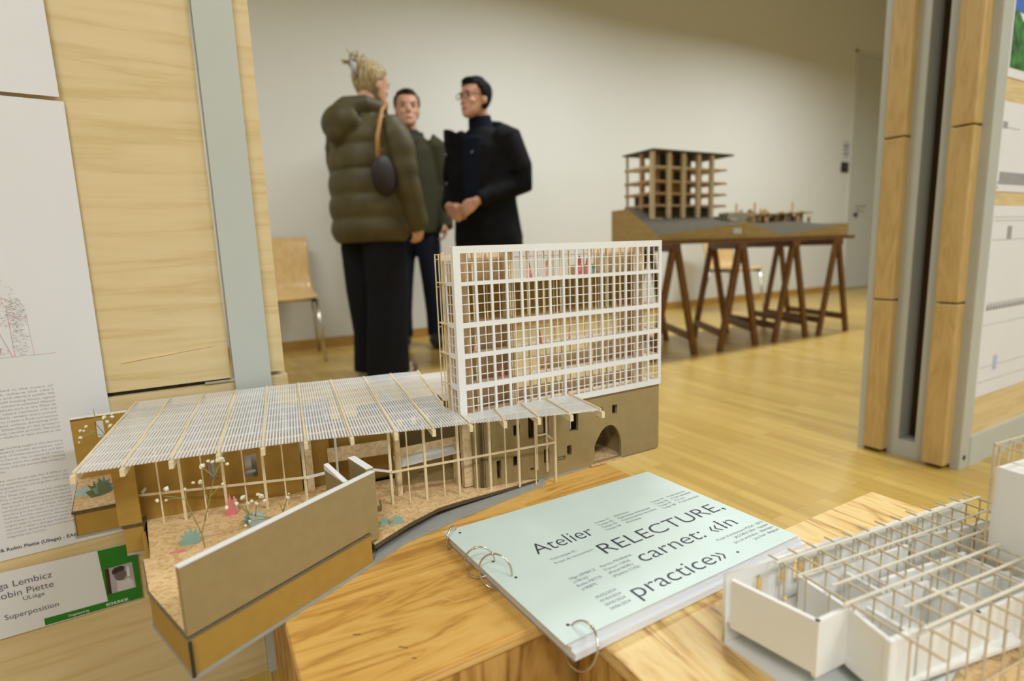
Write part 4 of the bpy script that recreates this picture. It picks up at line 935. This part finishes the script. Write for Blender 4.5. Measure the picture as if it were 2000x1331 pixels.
def head_mb(M):
    m = MB(); m.loft([ering((0, (f+b)/2, z), w_, (f-b)/2, 24, p=2.2) for z, f, b, w_ in HEADP])
    m.loft([[Vector(v) for v in r] for r in (ering((0, .086, .014), .008, .010, 8), ering((0, .094, -.004), .010, .012, 8), ering((0, .098, -.022), .015, .020, 8), ering((0, .094, -.034), .017, .012, 8), ering((0, .088, -.042), .010, .006, 8))])
    for s in (-1, 1):
        m.ball((s*.032, .086, .022), (.020, .011, .006), 10, 5)          # brow
        m.ball((s*.034, .082, .004), (.015, .010, .009), 10, 5)          # eyelid
        m.ball((s*.040, .070, -.028), (.020, .018, .018), 10, 6)         # cheek
        m.ball((s*.076, -.006, -.010), (.008, .018, .030), 10, 6)        # ear
    m.ball((0, .092, -.062), (.022, .010, .006), 10, 5); m.ball((0, .090, -.071), (.019, .010, .006), 10, 5); m.ball((0, .086, -.100), (.020, .014, .013), 10, 5)
    return m.xf(M)
def hand(m, wrist, direc, palm_n, side, curl=.6, sc=1):
    """palm + four fingers + thumb. direc = along the hand, palm_n = way the palm faces, side=+1/-1 thumb side"""
    w0 = Vector(wrist); d = Vector(direc).normalized(); n = Vector(palm_n); n = (n-d*n.dot(d)).normalized(); s = d.cross(n).normalized()*side
    T([w0-d*.02, w0+d*.012], [.026*sc, .025*sc], m)
    for k in range(4):
        o = s*(.031-.0205*k)*sc; T([w0+d*.005+o*.5, w0+d*.045*sc+o*.9, w0+d*.088*sc+o], [.016*sc, .0145*sc, .0105*sc], m, 10)
        Lf = (.070, .078, .073, .058)[k]*sc; p0 = w0+d*.085*sc+o; pts = [p0]; a = 0
        for j, fr in enumerate((.42, .33, .25)):
            a += curl*(.8, 1.0, .7)[j]; pts.append(pts[-1]+(d*math.cos(a)+n*math.sin(a))*Lf*fr)
        T(pts, [.0098*sc, .0092*sc, .0085*sc, .0070*sc], m, 10)
    th = [w0+d*.018*sc+s*.022*sc+n*.004, w0+d*.045*sc+s*.044*sc+n*.016*sc, w0+d*.072*sc+s*.050*sc+n*.030*sc, w0+d*.092*sc+s*.044*sc+n*.038*sc]
    T(th, [.014*sc, .0125*sc, .0105*sc, .0085*sc], m, 10)
def V3(*a): return Vector(a)
def person(label, loc, facing, h, head_dir, arms, lean=0, cloth_loc=None, neck_off=(0, 0), head_tilt=0, foot=((-.10, .02), (.10, .02)), vox=.0065, head_z=0):
    """facing / head_dir: world xy directions. arms: {'L':(elbow,wrist,handdir,palm), 'R':...} local coords, person faces +Y"""
    t = thing('person', label, 'person', loc); s = h/1.75
    rz = math.atan2(facing[1], facing[0])-math.pi/2; R = Matrix.Rotation(rz, 4, 'Z'); t['_rz'] = 0
    G = Matrix.Translation(Vector(loc)) @ R @ Matrix.Diagonal((s, s, s, 1))
    hz = math.atan2(head_dir[1], head_dir[0])-math.pi/2-rz
    HM = Matrix.Translation((neck_off[0], .035+neck_off[1], 1.628+head_z)) @ Matrix.Rotation(hz, 4, 'Z') @ Matrix.Rotation(head_tilt, 4, 'X')
    m = head_mb(HM)
    T([(neck_off[0]*.3, -.015, 1.42), (neck_off[0]*.6, 0, 1.49), (neck_off[0], .008+neck_off[1], 1.57)], [.064, .055, .054], m)
    m.loft([ering((0, 0, z), rx, ry) for z, rx, ry in ((.86, .150, .105), (.95, .160, .115), (1.05, .140, .100), (1.15, .135, .098), (1.28, .155, .110), (1.38, .165, .105), (1.43, .135, .085), (1.46, .07, .06))])
    for sd, k in ((-1, 'L'), (1, 'R')):
        el, wr, hd, pn = arms[k]; sh = V3(sd*.175, 0, 1.395); el, wr = V3(*el), V3(*wr)
        T([V3(sd*.12, 0, 1.39), sh, sh.lerp(el, .5), el, el.lerp(wr, .35), wr], [.055, .055, .046, .038, .040, .027], m)
        hand(m, wr, hd, pn, sd if k == 'R' else sd, *( () ))
        fx_, fy_ = foot[0 if sd < 0 else 1]
        T([V3(sd*.085, 0, .90), V3(sd*.09+(fx_-sd*.09)*.4, .01+fy_*.3, .49), V3(fx_, fy_-.03, .22), V3(fx_, fy_-.035, .07)], [.088, .058, .050, .036], m)
        T([V3(fx_, fy_-.06, .045), V3(fx_+sd*.01, fy_+.06, .045), V3(fx_+sd*.02, fy_+.15, .028)], [.036, .042, .028], m)
    m.xf(G); body = from_mesh('body', remesh(m, vox*s, 2), skin, None)
    body.data.transform(Matrix.Translation(-worldloc(t))); body.parent = t
    return t, G, HM, s
def cloth(name, mb, G, mat, t, vox=.009, sm=3):
    mb.xf(G); me = remesh(mb, vox, sm); o = from_mesh(name, me, mat, None); o.data.transform(Matrix.Translation(-worldloc(t))); o.parent = t; return o
def eyes(t, G, HM):
    for s in (-1, 1):
        m = MB().ball((s*.033, .0895, .006), (.0115, .0055, .0055), 8, 5); m.xf(G @ HM); m.build('eye', plain('dark_eye', (.035, .02, .015), .3), t)
        m = MB().tube([(s*.017, .0955, .022), (s*.034, .0965, .028), (s*.050, .088, .023)], .0032, 6); m.xf(G @ HM); m.build('eyebrow', plain('dark_brow', (.04, .025, .015), .8), t)
    m = MB().tube([(-.022, .0985, -.0665), (0, .1035, -.0665), (.022, .0985, -.0665)], .0042, 6); m.xf(G @ HM); m.build('lips', plain('lips', (.42, .14, .11), .5), t)
def hairpts(top, front_z, side_z, back_z, bulge=.012):
    """cap of hair: the upper head loft blown up a little, cut back over the face and round the ears"""
    m = MB(); n = 28; rings = []
    prof_ = [h for h in HEADP if h[0] > back_z-.02]
    zs_ = [back_z+(.122-back_z)*k/16 for k in range(17)]
    def at(z):
        z = max(HEADP[0][0], min(z, .1139))
        for A_, B_ in zip(HEADP, HEADP[1:]):
            if A_[0] <= z <= B_[0]:
                u = (z-A_[0])/(B_[0]-A_[0]); return [A_[k]*(1-u)+B_[k]*u for k in (1, 2, 3)]
    for z in zs_:
        fr, b, w_ = at(z); g = .010+bulge; rg = []
        for k in range(n):
            a = 2*math.pi*k/n; f = math.sin(a); lim = front_z if f > .62 else (front_z+(side_z-front_z)*(.62-f)/.5 if f > .12 else (side_z if f > -.15 else back_z))
            q = g if z >= lim else -.022*min(1, (lim-z)/.02)
            rg.append(Vector((math.cos(a)*(w_+q), (fr+b)/2+f*((fr-b)/2+q), z+(top*.5 if z > .1 else 0))))
        rings.append(rg)
    m.loft(rings); m.ball((0, -.010, .104), (.050+bulge*.5, .062, .020+top), 18, 8)
    return m

# ---- woman in the olive puffer jacket, seen from behind
wt, G, HM, S = person('person in an olive quilted jacket and wide black trousers, hair up, back turned', (.905, 3.16, 0), (.90, .44), 1.735, (.93, .37),
    {'R': ((.262, .020, 1.11), (.245, .105, .895), (0, .12, -1), (-1, .1, 0)), 'L': ((-.25, .05, 1.11), (-.20, .20, .92), (.1, .2, -1), (1, .1, 0))}, neck_off=(.0, .035), head_tilt=-.12, foot=((-.09, .04), (.09, -.02)), head_z=.005)
oliv = plain('olive_puffer', (.074, .062, .027), .55, spec=.22, var=.2, vscale=9, bump=.5, bscale=28)
m = MB(); rings = []
import bisect
prof = [(.775, .235, .175), (.84, .250, .195), (1.0, .245, .200), (1.18, .232, .190), (1.32, .215, .172), (1.41, .180, .145), (1.46, .125, .110), (1.50, .085, .085)]
def lerpP(z):
    for a, b in zip(prof, prof[1:]):
        if a[0] <= z <= b[0]: u = (z-a[0])/(b[0]-a[0]); return [a[k]*(1-u)+b[k]*u for k in (1, 2)]
    return prof[-1][1:]
z = .775
while z < 1.50:
    rx, ry = lerpP(z); pf = abs(math.sin((z-.775)/.128*math.pi)); q = .70+.30*pf**.5 if z < 1.42 else 1; q = 1-.11*(1-pf**.45) if z < 1.42 else 1
    rings.append(ering((0, -.005, z+0), rx*q, ry*q)); z += .012
m.loft(rings)
for sd, el, wr in ((1, V3(.262, .020, 1.11), V3(.247, .115, .835)), (-1, V3(-.25, .05, 1.11), V3(-.20, .20, .88))):
    sh = V3(sd*.165, -.005, 1.375); path = [sh, sh.lerp(el, .45)+V3(sd*.035, 0, .03), el, wr]; pts = []; rad = []
    for i in range(3):
        for k in range(9):
            u = k/9; pts.append(path[i].lerp(path[i+1], u)); tt = (i+u)/3; pf = abs(math.sin(tt*6*math.pi)); rad.append((.100-.030*tt)*(1-.09*(1-pf**.5)))
    pts.append(path[-1]); rad.append(.05); m.tube(pts, rad, 18)
# hood and collar
m.ball((-.02, -.145, 1.405), (.135, .075, .100), 18, 10); m.ball((-.02, -.175, 1.35), (.075, .045, .06), 14, 8); m.tube([(-.10, -.08, 1.485), (0, -.115, 1.485), (.10, -.07, 1.490), (.105, .02, 1.485), (.05, .09, 1.465)], [.052, .058, .052, .045, .04], 12)
m.tube([(0, -.01, 1.44), (0, .01, 1.525)], [.105, .088], 20)
cloth('quilted_jacket', m, G, oliv, wt, .010, 2)
m = MB(); blkc = plain('black_trouser_cloth', (.007, .007, .009), .9, spec=.15)
m.loft([ering((0, 0, z_), rx, ry) for z_, rx, ry in ((.80, .175, .135), (.90, .185, .145), (.97, .165, .13))])
for sd, fx_, fy_ in ((-1, -.09, .04), (1, .09, -.02)):
    m.loft([ering((cx, cy, z_), rx, ry) for z_, cx, cy, rx, ry in ((.028, fx_, fy_-.01, .108, .135), (.25, fx_*1.0, fy_, .105, .125), (.5, sd*.092, .01, .108, .120), (.75, sd*.09, 0, .112, .125), (.88, sd*.08, 0, .10, .12))])
cloth('wide_trousers', m, G, blkc, wt, .011, 2)
hairm = wood('blonde_hair', (.50, .40, .20), (.27, .20, .09), (.10, .075, .035), (60, 60, 12), .6, .5, 3)
m = hairpts(.006, .075, .012, -.085, .006)
for k in range(16):
    a = k*.9; m.ball((math.cos(a)*.035, -.085+math.sin(a)*.028, .088+.028*math.sin(k*1.7)), .024, 8, 5)
r = random.Random(4)
for k in range(12):
    a = r.uniform(-.9, .9); m.tube([(a*.04, -.105, .09), (a*.07, -.15+r.uniform(-.02, .02), .10+r.uniform(-.05, .05))], [.008, .0035], 6)
m.xf(HM); cloth('hair', m, G, hairm, wt, .005, 2)
m = MB().tube([(.018, -.112, .01), (.024, -.132, .05), (.018, -.132, .085), (.0, -.118, .115)], [.010, .016, .015, .008], 10); m.xf(G @ HM); m.build('hair_claw', plain('grey_claw', (.42, .42, .48), .3), wt, smooth=True)
eyes(wt, G, HM)
shm = plain('brown_shoe', (.10, .06, .045), .6); cream = plain('cream_stripe', (.66, .62, .50), .6)
for sd, fx_, fy_ in ((-1, -.09, .04), (1, .09, -.02)):
    m = MB().tube([(fx_, fy_-.06, .042), (fx_, fy_+.06, .045), (fx_+sd*.015, fy_+.19, .032)], [.044, .050, .030], 12); o = cloth('shoe', m, G, shm, wt, .007, 1)
    mm = MB()
    for k in range(3): mm.bar((fx_+.053, fy_+.04+k*.035, .02), (fx_+.040, fy_+.06+k*.035, .075), .012, .006)
    mm.xf(G); mm.build('shoe_stripes', cream, o)
bag = thing('shoulder_bag', 'dark brown shoulder bag with a tan strap over the quilted jacket', 'bag', tuple(G @ V3(.23, -.02, 1.0)))
tanleather = plain('tan_strap', (.36, .17, .03), .5); dleather = plain('dark_leather', (.020, .013, .012), .6, spec=.3)
m = MB().tube([(.10, .06, 1.455), (.165, .02, 1.500), (.225, -.075, 1.445), (.258, -.150, 1.30), (.262, -.162, 1.17)], [.011]*5, 8); m.xf(G); m.build('strap', tanleather, bag, smooth=True)
m = MB().ball((.262, -.125, 1.105), (.036, .085, .105), 16, 10); m.xf(G); m.build('bag_body', dleather, bag, smooth=True)

# ---- man between them, dark green jacket
mt_, G, HM, S = person('person in a dark green jacket and dark jeans, face towards us, behind the quilted jacket', (1.475, 4.02, 0), (-.40, -.92), 1.84, (-.25, -.97),
    {'R': ((.20, -.02, 1.12), (.215, .06, .88), (0, .1, -1), (-1, .2, 0)), 'L': ((-.20, -.02, 1.12), (-.215, .06, .88), (0, .1, -1), (1, .2, 0))}, foot=((-.11, .03), (.12, .03)))
gj = plain('dark_green_jacket', (.036, .036, .016), .8, spec=.25, var=.1)
m = MB().loft([ering((0, .0, z_), rx, ry) for z_, rx, ry in ((.80, .185, .150), (1.0, .185, .152), (1.2, .190, .150), (1.36, .190, .135), (1.42, .15, .105), (1.46, .09, .08))])
for sd in (-1, 1): m.tube([(sd*.13, 0, 1.40), (sd*.165, 0, 1.385), (sd*.200, -.02, 1.12), (sd*.215, .06, .83)], [.088, .092, .068, .057], 16)
m.tube([(-.085, .02, 1.46), (0, -.07, 1.49), (.085, .02, 1.46)], .028, 10)
jk = cloth('jacket', m, G, gj, mt_, .010, 2)
m = MB().loft([ering((0, .105, z_), rx, .05) for z_, rx in ((.90, .05), (1.1, .05), (1.3, .055), (1.42, .06))]); m.tube([(-.05, .05, 1.44), (0, .075, 1.43), (.05, .05, 1.44)], .028, 8); m.tube([(0, .01, 1.42), (0, .015, 1.50)], [.085, .066], 16)
cloth('black_top', m, G, plain('black_top_cloth', (.010, .010, .012), .8), mt_, .008, 1)
jeans = plain('dark_denim', (.010, .014, .028), .9, spec=.2)
def trousers(t, G, mat, feet, top=.95):
    m = MB().loft([ering((0, 0, z_), rx, ry) for z_, rx, ry in ((.82, .165, .120), (.90, .168, .122), (top, .155, .115))])
    for sd, (fx_, fy_) in zip((-1, 1), feet):
        m.loft([ering((cx, cy, z_), rx, ry, 20) for z_, cx, cy, rx, ry in ((.075, fx_, fy_-.025, .062, .068), (.25, fx_, fy_-.02, .066, .072), (.48, sd*.09+(fx_-sd*.09)*.4, .012, .072, .078), (.70, sd*.088, 0, .088, .095), (.86, sd*.08, 0, .092, .11))])
    return cloth('trousers', m, G, mat, t, .010, 2)
trousers(mt_, G, jeans, ((-.11, .03), (.12, .03)))
def shoes(t, G, feet, mat):
    for sd, (fx_, fy_) in zip((-1, 1), feet):
        m = MB().tube([(fx_, fy_-.065, .046), (fx_, fy_+.05, .052), (fx_+sd*.015, fy_+.13, .042), (fx_+sd*.02, fy_+.19, .034)], [.046, .052, .046, .030], 12); m.tube([(fx_, fy_-.03, .05), (fx_, fy_-.03, .11)], .05, 10)
        cloth('shoe', m, G, mat, t, .007, 1)
blks = plain('black_shoe', (.012, .012, .013), .5)
shoes(mt_, G, ((-.11, .03), (.12, .03)), blks)
m = hairpts(.012, .078, .020, -.055, .004)
for k in range(22): a = k*2.4; q = (k/22)**.5; m.ball((math.cos(a)*.055*q, .010+math.sin(a)*.07*q, .118-.02*q*q), .017, 7, 4)
m.xf(HM); cloth('hair', m, G, plain('dark_brown_hair', (.022, .014, .008), .8, spec=.2, var=.3, vscale=120), mt_, .005, 1); eyes(mt_, G, HM)

# ---- man in the black coat
bt, G, HM, S = person('person in a black hooded coat with glasses, hands clasped in front', (1.655, 3.22, 0), (-.88, -.47), 1.73, (-.96, -.27),
    {'L': ((-.245, -.075, 1.12), (-.075, .200, 1.005), (.75, .35, -.55), (.35, -.8, -.2)), 'R': ((.250, -.02, 1.12), (.135, .195, .985), (-.75, .40, -.45), (-.2, -.8, -.2))}, neck_off=(0, .015), head_tilt=.02)
coat = plain('black_coat', (.006, .0065, .0075), .9, spec=.15, var=.4, vscale=14, bump=.4, bscale=25)
m = MB().loft([ering((0, .0, z_), rx, ry, back=bk_) for z_, rx, ry, bk_ in ((.72, .230, .14, .255), (.80, .232, .14, .255), (1.0, .212, .14, .190), (1.2, .205, .145, .155), (1.34, .200, .135, .150), (1.42, .15, .10, .12), (1.46, .09, .08, .09))])
for sd, el, wr in ((-1, V3(-.245, -.075, 1.12), V3(-.085, .190, 1.010)), (1, V3(.250, -.02, 1.12), V3(.145, .185, .990))):
    m.tube([(sd*.13, -.01, 1.400), (sd*.178, -.01, 1.385), tuple(V3(sd*.2, -.01, 1.33).lerp(el, .6)+V3(sd*.012, 0, 0)), tuple(el), tuple(el.lerp(wr, .5)), tuple(wr-(wr-el).normalized()*.005)], [.085, .092, .082, .074, .062, .050], 16)
m.ball((0, -.135, 1.405), (.135, .085, .070), 16, 8); m.tube([(-.10, -.06, 1.47), (0, -.135, 1.49), (.10, -.06, 1.47)], [.035, .045, .035], 10)
# open lapel flaring forward
m.loft([[V3(x, y, z_) for x, y in ((.08, .09), (.155, .06), (.170, .150), (.148, .160))] for z_ in (1.02, 1.25)]+[[V3(x, y, z_) for x, y in ((.07, .08), (.145, .06), (.165, .185), (.140, .190))] for z_ in (1.37, 1.415)]+[[V3(x, y, z_) for x, y in ((.12, .15), (.155, .15), (.160, .190), (.140, .192))] for z_ in (1.455,)])
cloth('hooded_coat', m, G, coat, bt, .010, 2)
m = MB().tube([(0, .0, 1.40), (0, .008, 1.47), (0, .020, 1.535)], [.10, .078, .070], 18); m.loft([ering((0, .10, z_), rx, .05) for z_, rx in ((.92, .09), (1.1, .09), (1.3, .09), (1.40, .08))])
cloth('navy_sweater', m, G, plain('navy_sweater', (.006, .008, .016), .9, spec=.15), bt, .008, 1)
m = MB()
for x, z_ in ((.145, 1.30), (-.03, 1.30), (.155, 1.13)): m.ball((x, .158 if x < 0 else .19, z_), (.009, .005, .009), 8, 5)
m.xf(G); m.build('coat_buttons', plain('button_grey', (.10, .095, .10), .4), bt)
trousers(bt, G, plain('black_trousers', (.006, .006, .007), .9, spec=.15), ((-.10, .02), (.10, .02))); shoes(bt, G, ((-.10, .02), (.10, .02)), blks)
m = hairpts(.014, .070, .005, -.060, .005); m.ball((0, .060, .098), (.055, .030, .022), 12, 6); m.xf(HM)
cloth('hair', m, G, plain('black_hair', (.006, .005, .005), .85, spec=.15), bt, .005, 1); eyes(bt, G, HM)
m = MB()
for s in (-1, 1):
    m.tube([(s*.034+math.cos(a)*.024, .108, .002+math.sin(a)*.019) for a in [2*math.pi*k/16 for k in range(16)]], .0018, 6, True)
    m.tube([(s*.058, .106, .006), (s*.078, .06, .008), (s*.080, -.01, .004)], .0018, 6)
m.tube([(-.010, .109, .006), (.010, .109, .006)], .0018, 6); m.xf(G @ HM); m.build('glasses', plain('glasses_frame', (.05, .045, .04), .3), bt)
for o in bpy.data.objects:
    if '_rz' in o.keys(): del o['_rz']
for o in list(bpy.data.objects):
    if o.name.startswith('tmp'): bpy.data.objects.remove(o)
